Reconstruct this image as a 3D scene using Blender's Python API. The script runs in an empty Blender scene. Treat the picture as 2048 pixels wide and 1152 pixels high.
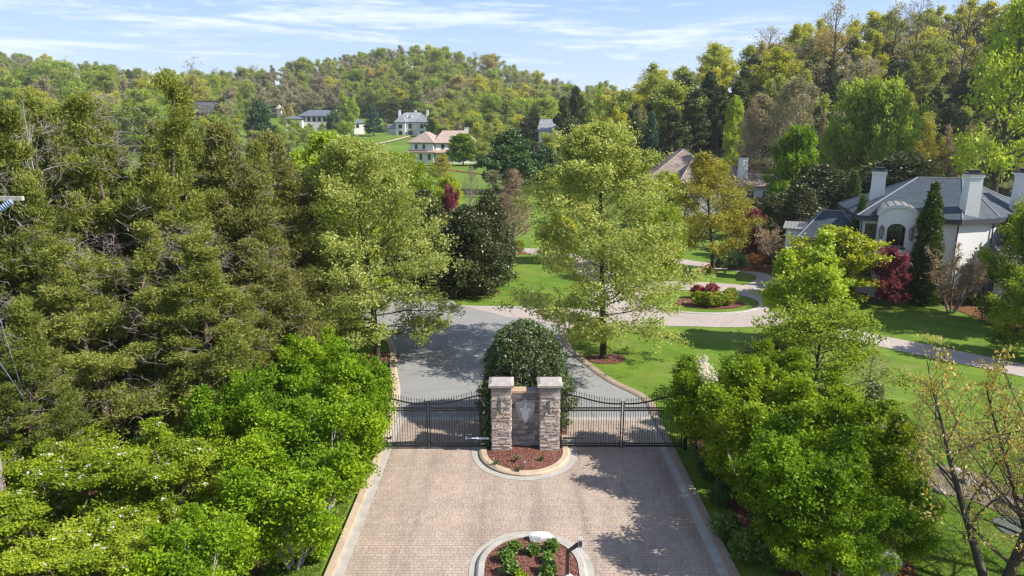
import bpy, bmesh, math, random
import numpy as np
from mathutils import Vector, Matrix

R = math.radians
C = bpy.context.scene.collection
TH, F, CX, CY, CH = R(13.0), 1365.33, 1024.0, 576.0, 13.7
COS, SIN = math.cos(TH), math.sin(TH)

# ------------------------------------------------------------------ survey helpers (photo measurements -> metres)
def ray(u, v):
    a = (u-CX)/F; b = (CY-v)/F
    return a, COS+b*SIN, -SIN+b*COS
def gnd(u, v, z=0.0):
    a, b, c = ray(u, v); t = (z-CH)/c
    return (a*t, b*t)
def at_y(u, v, Y):
    a, b, c = ray(u, v); t = Y/b
    return (a*t, Y, CH+c*t)
def proj(x, y, z):
    zd = y*COS-(z-CH)*SIN; up = y*SIN+(z-CH)*COS
    return CX+F*x/zd, CY-F*up/zd

def ss(x, a, b):
    t = np.clip((np.asarray(x, float)-a)/(b-a), 0, 1); return t*t*(3-2*t)
def terr(x, y):
    x = np.asarray(x, float); y = np.asarray(y, float)
    base = 2.0*ss(y,105,250)+9.5*ss(y,265,380)+12*ss(y,385,460)
    q = x/np.maximum(y, 1)
    base = base+11*ss(-q,.33,.52)*ss(y,150,290)
    zc = np.interp(q*600, [-1200,-450,-360,-292,-239,-169,-90,-28,11,55,77,150,400], [60,60,52,36,44,53,66,58,46,30,28,28,28])
    k = ss(y,440,615)
    z = base*(1-k)+np.maximum(zc, base)*k
    w = np.interp(q,[.09,.12,.165,.20,.275,.35,.46,.6],[0,.06,.30,.47,.70,.82,.98,1.0])
    r = 33*ss(y,112,222)+5*ss(q,.42,.75)*ss(y,110,200)-2*ss(y,230,330)
    return z*(1-w)+np.maximum(r, z*0.55)*w
def th(x, y): return float(terr(x, y))
def hit(u, v, y0=20.0, y1=900.0):
    a, b, c = ray(u, v); y = y0
    while y < y1:
        t = y/b
        if CH+c*t <= th(a*t, y): break
        y += 0.5 if y < 150 else 1.5
    return (a*y/b, y)

# ------------------------------------------------------------------ object helpers
def tag(o, label=None, cat=None, group=None, kind=None):
    if label: o['label'] = label
    if cat: o['category'] = cat
    if group: o['group'] = group
    if kind: o['kind'] = kind
    return o
def thing(name, label, cat, loc=(0,0,0), rz=0.0, group=None, scale=(1,1,1)):
    o = bpy.data.objects.new(name, None); C.objects.link(o)
    o.location = loc; o.rotation_euler = (0,0,rz); o.scale = scale; o.empty_display_size = .3
    return tag(o, label, cat, group)
def ob(name, mesh, parent=None):
    o = bpy.data.objects.new(name, mesh); C.objects.link(o)
    if parent: o.parent = parent
    return o

def quads_mesh(name, V, Q, mat, tint=None, smooth=False):
    V = np.asarray(V, np.float32).reshape(-1,3); Q = np.asarray(Q, np.int32).reshape(-1,4)
    me = bpy.data.meshes.new(name)
    me.vertices.add(len(V)); me.vertices.foreach_set('co', V.ravel())
    me.loops.add(Q.size); me.loops.foreach_set('vertex_index', Q.ravel())
    me.polygons.add(len(Q)); me.polygons.foreach_set('loop_start', np.arange(len(Q), dtype=np.int32)*4)
    if smooth: me.polygons.foreach_set('use_smooth', np.ones(len(Q), bool))
    if tint is not None:
        at = me.attributes.new('tint', 'FLOAT', 'FACE'); at.data.foreach_set('value', np.asarray(tint, np.float32))
    me.materials.append(mat); me.update(calc_edges=True)
    return me

class MB:
    """collects polygons; build() makes one mesh"""
    def __init__(s): s.v=[]; s.f=[]; s.t=[]
    def poly(s, pts, t=.5):
        i=len(s.v); s.v += [tuple(p) for p in pts]; s.f.append(tuple(range(i,i+len(pts)))); s.t.append(t)
    def hexa(s, b, t, tint=.5):
        i=len(s.v); s.v += [tuple(p) for p in b]+[tuple(p) for p in t]
        s.f += [(i+3,i+2,i+1,i),(i+4,i+5,i+6,i+7)]+[(i+k,i+(k+1)%4,i+4+(k+1)%4,i+4+k) for k in range(4)]; s.t += [tint]*6
    def box(s, x0,x1,y0,y1,z0,z1, tint=.5, M=None, j=0, rng=None):
        b=[(x0,y0,z0),(x1,y0,z0),(x1,y1,z0),(x0,y1,z0)]; t=[(p[0],p[1],z1) for p in b]
        if j: b=[tuple(c+rng.uniform(-j,j) for c in p) for p in b]; t=[tuple(c+rng.uniform(-j,j) for c in p) for p in t]
        if M is not None: b=[tuple(M@Vector(p)) for p in b]; t=[tuple(M@Vector(p)) for p in t]
        s.hexa(b,t,tint)
    def prism(s, pts, z0, z1, tint=.5):
        n=len(pts); i=len(s.v)
        s.v += [(p[0],p[1],z0) for p in pts]+[(p[0],p[1],z1) for p in pts]
        s.f += [tuple(range(i+n-1,i-1,-1)), tuple(range(i+n,i+2*n))]+[(i+k,i+(k+1)%n,i+n+(k+1)%n,i+n+k) for k in range(n)]; s.t += [tint]*(n+2)
    def prism_y(s, pts, y0, y1, tint=.5):   # pts are (x,z)
        n=len(pts); i=len(s.v)
        s.v += [(p[0],y0,p[1]) for p in pts]+[(p[0],y1,p[1]) for p in pts]
        s.f += [tuple(range(i,i+n)), tuple(range(i+2*n-1,i+n-1,-1))]+[(i+(k+1)%n,i+k,i+n+k,i+n+(k+1)%n) for k in range(n)]; s.t += [tint]*(n+2)
    def tube(s, P, rad, n=6, tint=.5, cap=True):
        P=[Vector(p) for p in P]; i=len(s.v); m=len(P)
        if not hasattr(rad,'__len__'): rad=[rad]*m
        for k,p in enumerate(P):
            d=(P[min(k+1,m-1)]-P[max(k-1,0)]).normalized()
            a=d.cross(Vector((0,0,1))) if abs(d.z)<.95 else d.cross(Vector((1,0,0)))
            a.normalize(); b=d.cross(a)
            for q in range(n):
                w=2*math.pi*q/n; s.v.append(tuple(p+(a*math.cos(w)+b*math.sin(w))*rad[k]))
        for k in range(m-1):
            for q in range(n):
                s.f.append((i+k*n+q,i+k*n+(q+1)%n,i+(k+1)*n+(q+1)%n,i+(k+1)*n+q)); s.t.append(tint)
        if cap:
            s.f += [tuple(range(i+n-1,i-1,-1)), tuple(range(i+(m-1)*n,i+m*n))]; s.t += [tint]*2
    def lathe(s, c, prof, n=16, tint=.5):
        s_P=[(c[0],c[1],c[2]+z) for r,z in prof]; i=len(s.v); m=len(prof)
        for (r,z) in prof:
            for q in range(n):
                w=2*math.pi*q/n; s.v.append((c[0]+r*math.cos(w),c[1]+r*math.sin(w),c[2]+z))
        for k in range(m-1):
            for q in range(n):
                s.f.append((i+k*n+q,i+k*n+(q+1)%n,i+(k+1)*n+(q+1)%n,i+(k+1)*n+q)); s.t.append(tint)
        s.f += [tuple(range(i+n-1,i-1,-1)), tuple(range(i+(m-1)*n,i+m*n))]; s.t += [tint]*2
    def mesh(s, name, mat, smooth=False, bevel=0):
        me=bpy.data.meshes.new(name); me.from_pydata(s.v,[],s.f)
        at=me.attributes.new('tint','FLOAT','FACE'); at.data.foreach_set('value', np.array(s.t,np.float32))
        me.materials.append(mat)
        if bevel:
            bm=bmesh.new(); bm.from_mesh(me); bmesh.ops.remove_doubles(bm,verts=bm.verts,dist=1e-5)
            bmesh.ops.bevel(bm,geom=[e for e in bm.edges],offset=bevel,segments=2,affect='EDGES',profile=.6,clamp_overlap=True); bm.to_mesh(me); bm.free()
        if smooth: me.polygons.foreach_set('use_smooth', np.ones(len(me.polygons),bool))
        me.update(); return me
    def build(s, name, mat, parent=None, **k): return ob(name, s.mesh(name, mat, **k), parent)

# ------------------------------------------------------------------ materials
def mat_new(name):
    m=bpy.data.materials.new(name); m.use_nodes=True; nt=m.node_tree; nt.nodes.clear()
    return m, nt, nt.nodes, nt.links
def N(nt, typ, **k):
    n=nt.nodes.new(typ)
    for a,b in k.items():
        if a.startswith('i_'): n.inputs[int(a[2:])].default_value=b
        else: setattr(n,a,b)
    return n
def ramp(nt, fac, stops):
    r=N(nt,'ShaderNodeValToRGB'); e=r.color_ramp.elements
    while len(e)<len(stops): e.new(0.5)
    for k,(p,c) in enumerate(stops): e[k].position=p; e[k].color=(*c,1)
    nt.links.new(fac, r.inputs[0]); return r.outputs[0]
def noise(nt, vec, scale, detail=3, rough=.5, dist=0):
    n=N(nt,'ShaderNodeTexNoise'); n.inputs['Scale'].default_value=scale; n.inputs['Detail'].default_value=detail
    n.inputs['Roughness'].default_value=rough; n.inputs['Distortion'].default_value=dist
    if vec is not None: nt.links.new(vec, n.inputs['Vector'])
    return n.outputs['Fac']
def math_n(nt, op, a, b):
    m=N(nt,'ShaderNodeMath',operation=op)
    for k,x in enumerate((a,b)):
        if hasattr(x,'links'): nt.links.new(x,m.inputs[k])
        else: m.inputs[k].default_value=x
    return m.outputs[0]
def mix_c(nt, fac, a, b, mode='MIX'):
    m=N(nt,'ShaderNodeMix',data_type='RGBA',blend_type=mode)
    for s,x in (('Factor',fac),('A',a),('B',b)):
        i=[q for q in m.inputs if q.name==s and (q.type=='VALUE' if s=='Factor' else q.type=='RGBA')][0]
        if hasattr(x,'links'): nt.links.new(x,i)
        elif s=='Factor': i.default_value=x
        else: i.default_value=(*x,1)
    return [q for q in m.outputs if q.type=='RGBA'][0]
def coord(nt, kind='Object'): return N(nt,'ShaderNodeTexCoord').outputs[kind]
def princ(nt, col, rough=.7, bump=None, bs=.3, bd=.02, metal=0, spec=.4):
    p=N(nt,'ShaderNodeBsdfPrincipled')
    if hasattr(col,'links'): nt.links.new(col,p.inputs['Base Color'])
    else: p.inputs['Base Color'].default_value=(*col,1)
    if hasattr(rough,'links'): nt.links.new(rough,p.inputs['Roughness'])
    else: p.inputs['Roughness'].default_value=rough
    p.inputs['Metallic'].default_value=metal; p.inputs['Specular IOR Level'].default_value=spec
    if bump is not None:
        b=N(nt,'ShaderNodeBump'); b.inputs['Strength'].default_value=bs; b.inputs['Distance'].default_value=bd
        nt.links.new(bump,b.inputs['Height']); nt.links.new(b.outputs[0],p.inputs['Normal'])
    o=N(nt,'ShaderNodeOutputMaterial'); nt.links.new(p.outputs[0],o.inputs[0]); return p

def leaf_mat(name, cols, trans=.35, gloss=.018, grough=.55, objrand=.3):
    m,nt,n,l=mat_new(name)
    a=N(nt,'ShaderNodeAttribute',attribute_name='tint').outputs['Fac']
    oi=N(nt,'ShaderNodeObjectInfo').outputs['Random']
    f=math_n(nt,'ADD',math_n(nt,'MULTIPLY',a,1-objrand),math_n(nt,'MULTIPLY',oi,objrand))
    k=lambda q: tuple(min(.8,x*1.4) for x in q) if max(q)<.55 else q
    c=ramp(nt,f,[(.0,k(cols[0])),(.5,k(cols[1])),(1.,k(cols[2]))])
    d=N(nt,'ShaderNodeBsdfDiffuse'); l.new(c,d.inputs[0])
    t=N(nt,'ShaderNodeBsdfTranslucent'); l.new(mix_c(nt,1.0,c,(1.25,1.1,.55),'MULTIPLY'),t.inputs[0])
    x=N(nt,'ShaderNodeMixShader'); x.inputs[0].default_value=trans; l.new(d.outputs[0],x.inputs[1]); l.new(t.outputs[0],x.inputs[2])
    g=N(nt,'ShaderNodeBsdfGlossy'); g.inputs['Roughness'].default_value=grough; g.inputs['Color'].default_value=(.8,.85,.8,1)
    y=N(nt,'ShaderNodeMixShader'); y.inputs[0].default_value=gloss; l.new(x.outputs[0],y.inputs[1]); l.new(g.outputs[0],y.inputs[2])
    o=N(nt,'ShaderNodeOutputMaterial'); l.new(y.outputs[0],o.inputs[0]); return m
def plain(name, col, rough=.6, var=.15, sc=6, metal=0, spec=.4, bump=.2, bd=.01):
    m,nt,n,l=mat_new(name); co=coord(nt)
    f=noise(nt,co,sc,5,.6)
    c=ramp(nt,f,[(.25,tuple(x*(1-var) for x in col)),(.75,tuple(min(1,x*(1+var)) for x in col))])
    princ(nt,c,rough,noise(nt,co,sc*6,4),bump,bd,metal,spec); return m
def tinted(name, stops, rough=.85, sc=25, bump=.5, bd=.01):
    m,nt,n,l=mat_new(name); co=coord(nt)
    a=N(nt,'ShaderNodeAttribute',attribute_name='tint').outputs['Fac']
    c=ramp(nt,a,stops); f=noise(nt,co,sc,5,.65)
    c=mix_c(nt,.6,c,ramp(nt,f,[(.3,(.55,.55,.55)),(.7,(1.25,1.25,1.25))]),'MULTIPLY')
    princ(nt,c,rough,f,bump,bd); return m
def bark(name, c0, c1, sc=5):
    m,nt,n,l=mat_new(name); co=coord(nt)
    mp=N(nt,'ShaderNodeMapping'); mp.inputs['Scale'].default_value=(1,1,.25); l.new(co,mp.inputs[0])
    f=noise(nt,mp.outputs[0],sc,5,.65); princ(nt,ramp(nt,f,[(.3,c0),(.7,c1)]),.9,f,.6,.02,spec=.2); return m
def shingle(name, c0, c1, row=.18, wid=.3, joint=(.02,.02,.02)):
    m,nt,n,l=mat_new(name); co=coord(nt)
    s=N(nt,'ShaderNodeSeparateXYZ'); l.new(co,s.inputs[0])
    cb=N(nt,'ShaderNodeCombineXYZ'); l.new(math_n(nt,'ADD',s.outputs[0],s.outputs[1]),cb.inputs[0]); l.new(s.outputs[2],cb.inputs[1])
    b=N(nt,'ShaderNodeTexBrick'); l.new(cb.outputs[0],b.inputs['Vector'])
    b.inputs['Scale'].default_value=1; b.inputs['Brick Width'].default_value=wid; b.inputs['Row Height'].default_value=row
    b.inputs['Mortar Size'].default_value=.012; b.inputs['Bias'].default_value=0
    b.inputs['Color1'].default_value=(*c0,1); b.inputs['Color2'].default_value=(*c1,1); b.inputs['Mortar'].default_value=(*joint,1)
    f=noise(nt,co,1.2,4); c=mix_c(nt,.7,b.outputs[0],ramp(nt,f,[(.3,(.75,.75,.75)),(.7,(1.2,1.2,1.2))]),'MULTIPLY')
    princ(nt,c,.7,math_n(nt,'SUBTRACT',1.0,b.outputs['Fac']),.5,.02); return m
# ------------------------------------------------------------------ vegetation
def nrm(a): return a/np.maximum(np.linalg.norm(a,axis=-1,keepdims=True),1e-9)
def branch(rng,p,d,L,n,curve,wob):
    out=[p]; d=np.array(d,float)
    for i in range(n):
        d=d+rng.normal(0,wob,3); d[2]+=curve/n; d=d/np.linalg.norm(d); p=p+d*(L/n); out.append(p)
    return np.array(out), d
class Tubes:
    def __init__(s): s.V=[]; s.Q=[]; s.n=0
    def add(s,P,r0,r1,sides):
        P=np.asarray(P); m=len(P); r=np.linspace(r0,r1,m)
        D=np.gradient(P,axis=0); D=nrm(D)
        up=np.where(np.abs(D[:,2:3])<.9,np.array([[0,0,1.]]),np.array([[1.,0,0]]))
        A=nrm(np.cross(D,up)); B=np.cross(D,A)
        w=np.arange(sides)*2*np.pi/sides
        ring=P[:,None]+(A[:,None]*np.cos(w)[None,:,None]+B[:,None]*np.sin(w)[None,:,None])*r[:,None,None]
        s.V.append(ring.reshape(-1,3))
        k=np.arange(m-1)[:,None]*sides; q=np.arange(sides)[None]; q2=(q+1)%sides
        s.Q.append(np.stack([k+q,k+q2,k+sides+q2,k+sides+q],-1).reshape(-1,4)+s.n); s.n+=m*sides
    def mesh(s,name,mat):
        return quads_mesh(name,np.concatenate(s.V),np.concatenate(s.Q),mat,smooth=True)
def at_t(P,t):
    t=t*(len(P)-1); i=min(int(t),len(P)-2); f=t-i; return P[i]*(1-f)+P[i+1]*f

def skeleton(seed,H,Rr,clear,prof,n1,n2,n3,el=(10,60),curve=.3,wob=.1,tr=.2,leaders=1,splay=.25,
             tub=(7,4,3,0),sec=.45,twig=.4,start2=.25,curve2=.2,upt=.0,pw=1.0,top=.97,wobt=.03,rlimb=.36,lr=(.72,1.1)):
    """returns trunk tubes, anchors A, directions D, tint seeds T"""
    rng=np.random.default_rng(seed); T=Tubes(); A=[];D=[];S=[]
    pu,pv=zip(*prof); trunks=[]
    for k in range(leaders):
        if leaders==1: d=np.array([0,0,1.])
        else:
            a=k*2*np.pi/leaders+rng.uniform(-.4,.4); d=np.array([math.cos(a)*splay,math.sin(a)*splay,1.])
        hh=H*top*(1 if k==0 else rng.uniform(.78,.97))
        P,_=branch(rng,np.array([0,0,-.15])+(d*[1,1,0]*.3 if leaders>1 else 0),d,hh/ (1 if leaders==1 else math.sqrt(1+splay*splay*.5)),10,.25 if leaders>1 else .1,wobt)
        T.add(P,tr,tr*.08,tub[0]); trunks.append(P)
    tot=0
    for i in range(n1):
        P=trunks[i%leaders]; u=((i+.5)/n1)**pw; t=clear+(1-clear)*u*.985
        p=at_t(P,t); az=i*2.39996+rng.uniform(-.4,.4)
        if leaders>1:   # prefer outwards
            o=math.atan2(P[-1][1],P[-1][0]); az=o+((az+math.pi)%(2*math.pi)-math.pi)*.75
        L=Rr*np.interp(u,pu,pv)*rng.uniform(*lr)
        e=R(el[0]+(el[1]-el[0])*u+rng.uniform(-9,9))
        if leaders>1: L=max(L-np.hypot(p[0],p[1])*.8,Rr*.2)
        d=np.array([math.cos(az)*math.cos(e),math.sin(az)*math.cos(e),math.sin(e)])
        B,dd=branch(rng,p,d,L,5,curve,wob)
        rl=max(tr*rlimb*(1-.75*t)*(.5+.5*L/Rr),.012)
        T.add(B,rl,rl*.15,tub[1])
        ct=rng.uniform(0,1)
        A.append(B[-1]);D.append(dd);S.append(ct)
        m2=max(2,int(round(n2*(.35+.65*L/Rr))))
        for j in range(m2):
            s=start2+(1-start2)*(j+rng.uniform(.2,.8))/m2
            q=at_t(B,s); k=min(int(s*5),4); bd=nrm(B[k+1]-B[k])
            side=np.cross(bd,[0,0,1.]); side=side/max(np.linalg.norm(side),.05)
            sg=1 if j%2 else -1
            a=rng.uniform(.6,1.05)
            d2=bd*math.cos(a)+side*sg*math.sin(a)*rng.uniform(.7,1)+np.array([0,0,rng.uniform(-.3,.35)+upt])
            d2=d2/np.linalg.norm(d2); L2=max(L*sec*(1.15-.65*s)*rng.uniform(.7,1.2),.25)
            B2,dd2=branch(rng,q,d2,L2,3,curve2,wob)
            if tub[2]: T.add(B2,max(rl*.4*(1-.5*s),.008),.004,tub[2])
            tt=np.clip(ct+rng.normal(0,.2),0,1)
            A += [B2[-1],B2[2]]; D += [dd2,dd2]; S += [tt,tt]
            for x in range(n3):
                s3=rng.uniform(.25,.95); q3=at_t(B2,s3)
                d3=dd2+rng.normal(0,.6,3); d3[2]+=upt; d3=d3/np.linalg.norm(d3)
                L3=L2*twig*rng.uniform(.7,1.3)
                if tub[3]:
                    B3,dd3=branch(rng,q3,d3,L3,2,curve2,wob); T.add(B3,.007*max(1,H/9),.003,tub[3])
                    e3=B3[-1]
                else: e3=q3+d3*L3; dd3=d3
                A += [e3,(q3+e3)/2]; D += [dd3,dd3]; S += [np.clip(tt+rng.normal(0,.12),0,1)]*2
    return T,np.array(A),np.array(D),np.array(S),rng

def leaves(rng,A,D,S,per,l,w,spread,up=.6,along=.3,droop=0.,lvar=.35,flat=.75,fold=.15):
    n=len(A)*per; rp=lambda x: np.repeat(x,per,axis=0)
    c=rp(A)+rng.normal(0,1,(n,3))*np.array([1,1,flat])*spread
    ax=rp(D)*along+rng.normal(0,1,(n,3))*(1-along)*.75; ax[:,2]-=droop; ax=nrm(ax)
    nn=rng.normal(0,1,(n,3)); nn[:,2]+=up*2
    b=nrm(np.cross(nn,ax)); nn=np.cross(ax,b)
    L=(l*(1+rng.uniform(-lvar,lvar,n)))[:,None]; W=(w*(1+rng.uniform(-lvar,lvar,n)))[:,None]
    V=np.stack([c-ax*L/2, c+b*W/2+nn*W*fold-ax*L*.06, c+ax*L/2, c-b*W/2+nn*W*fold-ax*L*.06],1)
    Q=np.arange(n*4).reshape(-1,4)
    t=np.clip(rp(S)*.65+rng.uniform(0,.35,n),0,1)
    return V.reshape(-1,3),Q,t
def crown(name,mat,*lv):
    V=np.concatenate([x[0] for x in lv]); n=0; Qs=[]
    for x in lv: Qs.append(x[1]+n); n+=len(x[0])
    return quads_mesh(name,V,np.concatenate(Qs),mat,np.concatenate([x[2] for x in lv]))
def shell(seed,H,Rr,prof,count,inner=.72,lump=.16,nl=40,z0=0.0,sq=1.0):
    """anchors through the outer part of a dense clipped or conical crown"""
    rng=np.random.default_rng(seed); pu,pv=map(np.array,zip(*prof))
    k=count*3; u=rng.uniform(0,1,k); keep=rng.uniform(0,1,k)<np.interp(u,pu,pv)/max(pv)+.04; u=u[keep][:count]; k=len(u)
    az=rng.uniform(0,2*np.pi,k)
    lu=rng.uniform(0,1,nl); la=rng.uniform(0,2*np.pi,nl); lt=rng.uniform(0,1,nl); lh=rng.normal(0,1,nl)
    da=np.abs((az[:,None]-la[None]+np.pi)%(2*np.pi)-np.pi)*np.interp(u,pu,pv)[:,None]*1.3
    dist=da**2+((u[:,None]-lu[None])*H/Rr)**2
    near=dist.argmin(1); bump=np.exp(-dist.min(1)*9)
    rr=Rr*np.interp(u,pu,pv)*(1-lump+lump*1.6*bump*(1+.4*lh[near]))*np.maximum(rng.uniform(inner,1,k),rng.uniform(inner,1,k))
    A=np.stack([rr*np.cos(az)*sq,rr*np.sin(az),z0+u*H],1)
    D=nrm(np.stack([np.cos(az),np.sin(az),.35+0*az],1)+rng.normal(0,.25,(k,3)))
    return A,D,np.clip(lt[near]*.7+rng.uniform(0,.3,k),0,1),rng

G=lambda *a: tuple(a)
M={}
M['cedar']=leaf_mat('cedar_foliage',[(.078,.102,.020),(.166,.192,.038),(.275,.290,.070)],.34,.015)
M['cedar_brown']=leaf_mat('brown_cedar_foliage',[(.095,.106,.027),(.170,.178,.049),(.250,.252,.078)],.33,.015)
M['cedar_dark']=leaf_mat('dark_cedar_foliage',[(.038,.054,.016),(.070,.090,.028),(.120,.138,.042)],.2,.03)
M['bright']=leaf_mat('bright_green_leaves',[(.052,.112,.004),(.120,.208,.006),(.245,.342,.011)],.38,.015)
M['bright_r']=leaf_mat('yellowish_green_leaves',[(.060,.114,.005),(.135,.210,.008),(.265,.340,.017)],.38,.015)
M['dogwood']=leaf_mat('dogwood_leaves',[(.085,.135,.006),(.178,.240,.011),(.305,.355,.028)],.36,.018)
M['oak']=leaf_mat('pale_oak_leaves',[(.165,.212,.042),(.295,.338,.092),(.430,.450,.170)],.45,.02)
M['lime']=leaf_mat('lime_leaves',[(.150,.230,.012),(.260,.350,.020),(.380,.450,.040)],.45,.04)
M['lime_y']=leaf_mat('golden_lime_leaves',[(.150,.190,.008),(.280,.320,.010),(.420,.420,.020)],.4,.04)
M['olive']=leaf_mat('olive_budding_leaves',[(.150,.150,.018),(.250,.238,.028),(.350,.320,.045)],.4,.03)
M['magnolia']=leaf_mat('magnolia_leaves',[(.026,.036,.009),(.056,.066,.018),(.170,.160,.055)],.15,.06,.42)
M['holly']=leaf_mat('holly_leaves',[(.034,.054,.015),(.070,.100,.028),(.150,.175,.070)],.18,.05,.45)
M['maroon']=leaf_mat('maroon_leaves',[(.080,.012,.020),(.180,.030,.048),(.300,.070,.090)],.35,.05)
M['red_shrub']=leaf_mat('red_shrub_leaves',[(.150,.018,.022),(.260,.035,.040),(.360,.080,.070)],.35,.04)
M['arbor']=leaf_mat('arborvitae_foliage',[(.030,.055,.010),(.055,.095,.016),(.095,.140,.026)],.25,.03)
M['boxhedge']=leaf_mat('golden_hedge_leaves',[(.110,.150,.008),(.200,.240,.012),(.300,.330,.020)],.3,.04)
M['shrub']=leaf_mat('shrub_leaves',[(.045,.090,.010),(.095,.170,.018),(.180,.270,.040)],.38,.05)
M['willow']=leaf_mat('pale_willow_leaves',[(.180,.220,.070),(.270,.320,.110),(.400,.430,.180)],.4,.05)
M['greygreen']=leaf_mat('grey_green_foliage',[(.090,.115,.035),(.150,.180,.060),(.230,.260,.100)],.35,.04)
M['green']=leaf_mat('mid_green_leaves',[(.085,.130,.010),(.150,.215,.016),(.240,.315,.030)],.45,.02)
M['deep']=leaf_mat('deep_green_leaves',[(.022,.055,.012),(.045,.095,.020),(.090,.150,.035)],.3,.05)
M['bluepine']=leaf_mat('blue_green_needles',[(.020,.055,.030),(.040,.095,.050),(.080,.150,.080)],.2,.04)
M['rust']=leaf_mat('rust_buds',[(.160,.075,.025),(.270,.140,.045),(.360,.210,.080)],.3,.03)
M['bud']=leaf_mat('orange_buds',[(.215,.165,.030),(.335,.270,.060),(.430,.365,.110)],.35,.03)
M['tan_bud']=leaf_mat('tan_buds',[(.170,.125,.085),(.250,.190,.125),(.330,.270,.170)],.3,.02)
M['greybud']=leaf_mat('grey_olive_buds',[(.140,.125,.070),(.205,.190,.105),(.280,.265,.145)],.3,.02)
M['bloom']=leaf_mat('white_petals',[(.65,.62,.55),(.75,.73,.68),(.82,.80,.78)],.35,.03)
M['h_yellow']=leaf_mat('yellow_green_spring_leaves',[(.190,.215,.016),(.310,.325,.026),(.430,.420,.050)],.48,.03)
M['h_olive']=leaf_mat('olive_spring_leaves',[(.145,.182,.030),(.225,.272,.052),(.320,.360,.092)],.48,.03)
M['h_green']=leaf_mat('fresh_green_spring_leaves',[(.120,.175,.018),(.210,.290,.034),(.310,.390,.060)],.48,.03)
M['h_orange']=leaf_mat('orange_brown_spring_buds',[(.220,.190,.050),(.310,.270,.080),(.400,.345,.120)],.425,.03)
M['h_grey']=leaf_mat('grey_brown_twig_buds',[(.165,.155,.095),(.240,.225,.145),(.310,.295,.195)],.42,.02)
M['bark']=bark('grey_brown_bark',(.045,.036,.028),(.130,.108,.088))
M['bark_dark']=bark('dark_bark',(.025,.020,.016),(.085,.068,.052))
M['bark_pale']=bark('pale_bark',(.28,.25,.22),(.52,.48,.44))
M['bark_tan']=bark('tan_twigs',(.16,.125,.105),(.32,.27,.235),20)
M['bark_cedar']=bark('cedar_bark',(.10,.07,.05),(.24,.18,.14))
M['deadwood']=bark('dead_twigs',(.16,.13,.11),(.38,.33,.295),8)

PR={}      # species -> list of variants; a variant = (H, R, [(part name, mesh), ...])
def reg(sp,H,Rr,*parts): PR.setdefault(sp,[]).append((H,Rr,list(parts)))
ROUND=[(0,.75),(.2,1),(.45,1),(.7,.8),(.9,.45),(1,.15)]
def dec(sp,seed,H,Rr,mat,bk='bark',n=(14,6,2),per=22,l=.5,w=.36,spread=.5,prof=ROUND,clear=.22,**k):
    kw=dict(el=(5,75),curve=.35,wob=.12,tr=.022*H); kw.update(k)
    T,A,D,S,rng=skeleton(seed,H*.96,Rr,clear,prof,*n,**kw)
    reg(sp,H,Rr,('trunk',T.mesh('trunk',M[bk])),('crown',crown('crown',M[mat],leaves(rng,A,D,S,per,l,w,spread))))

# --- cedars: ragged evergreen plumes with dead inner twigs
CED=[(0,.95),(.2,1),(.45,.95),(.7,.70),(.88,.34),(1,.03)]
def cedar(sp,seed,H,Rr,mat,n1=96,n2=11,n3=5,per=15,leaders=1,dead=430,l=.20,w=.046,spread=.15,clear=.04,prof=CED):
    T,A,D,S,rng=skeleton(seed,H,Rr,clear,prof,n1,n2,n3,el=(4,62),curve=.45,wob=.14,tr=.2*H/15,leaders=leaders,splay=.16,sec=.42,twig=.45,start2=.35,upt=.12,tub=(7,4,3,0),pw=.9,wobt=.012)
    out=nrm(A*np.array([1,1,0])+1e-6); D=nrm(D+out*.35+np.array([0,0,.35]))
    cr=crown('crown',M[mat],leaves(rng,A,D,S,per,l,w,spread,up=.25,along=.62,droop=.05,fold=.3))
    parts=[None,('crown',cr)]
    if dead:
        B=T; pu,pv=zip(*prof); nb=sum(len(q) for q in T.Q)
        for i in range(dead):
            u=rng.uniform(.05,.92)**1.0; az=rng.uniform(0,6.283); r=Rr*np.interp(u,pu,pv)*rng.uniform(.4,.85)
            d=np.array([math.cos(az+rng.normal(0,.7)),math.sin(az+rng.normal(0,.7)),rng.normal(.1,.45)])
            P,dd=branch(rng,np.array([r*math.cos(az),r*math.sin(az),u*H]),nrm(d),rng.uniform(.35,1.0),4,-.1,.32)
            B.add(P,rng.uniform(.009,.018),.004,3)
            if i%60==0:
                P4,_=branch(rng,np.array([r*.3*math.cos(az),r*.3*math.sin(az),u*H]),nrm(np.array([math.cos(az),math.sin(az),rng.uniform(-.1,.5)])),Rr*rng.uniform(.4,.62),6,.1,.14); B.add(P4,.035,.008,5)
            for q in range(3):
                P2,_=branch(rng,at_t(P,rng.uniform(.3,.9)),nrm(dd+rng.normal(0,.7,3)),rng.uniform(.2,.55),2,0,.25); B.add(P2,.009,.003,3)
        tm=T.mesh('trunk',M['bark_cedar']); tm.materials.append(M['deadwood']); mi=np.zeros(len(tm.polygons),np.int32); mi[nb:]=1; tm.polygons.foreach_set('material_index',mi); tm.update(); parts[0]=('trunk',tm)
    else: parts[0]=('trunk',T.mesh('trunk',M['bark_cedar']))
    reg(sp,H,Rr,*parts)
cedar('cedar',11,15.5,4.0,'cedar',leaders=3)
cedar('cedar',12,15,3.9,'cedar',leaders=2)
for s in (14,15): cedar('cedar_spire',s,15,2.3,'cedar',n1=84,n2=9,n3=4,per=14,dead=170,prof=[(0,1),(.3,.95),(.6,.72),(.85,.38),(1,.05)])
cedar('cedar_brown',13,13.5,3.5,'cedar_brown',prof=[(0,1),(.3,.95),(.6,.7),(.85,.34),(1,.04)],dead=160,l=.22,w=.052)
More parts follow.
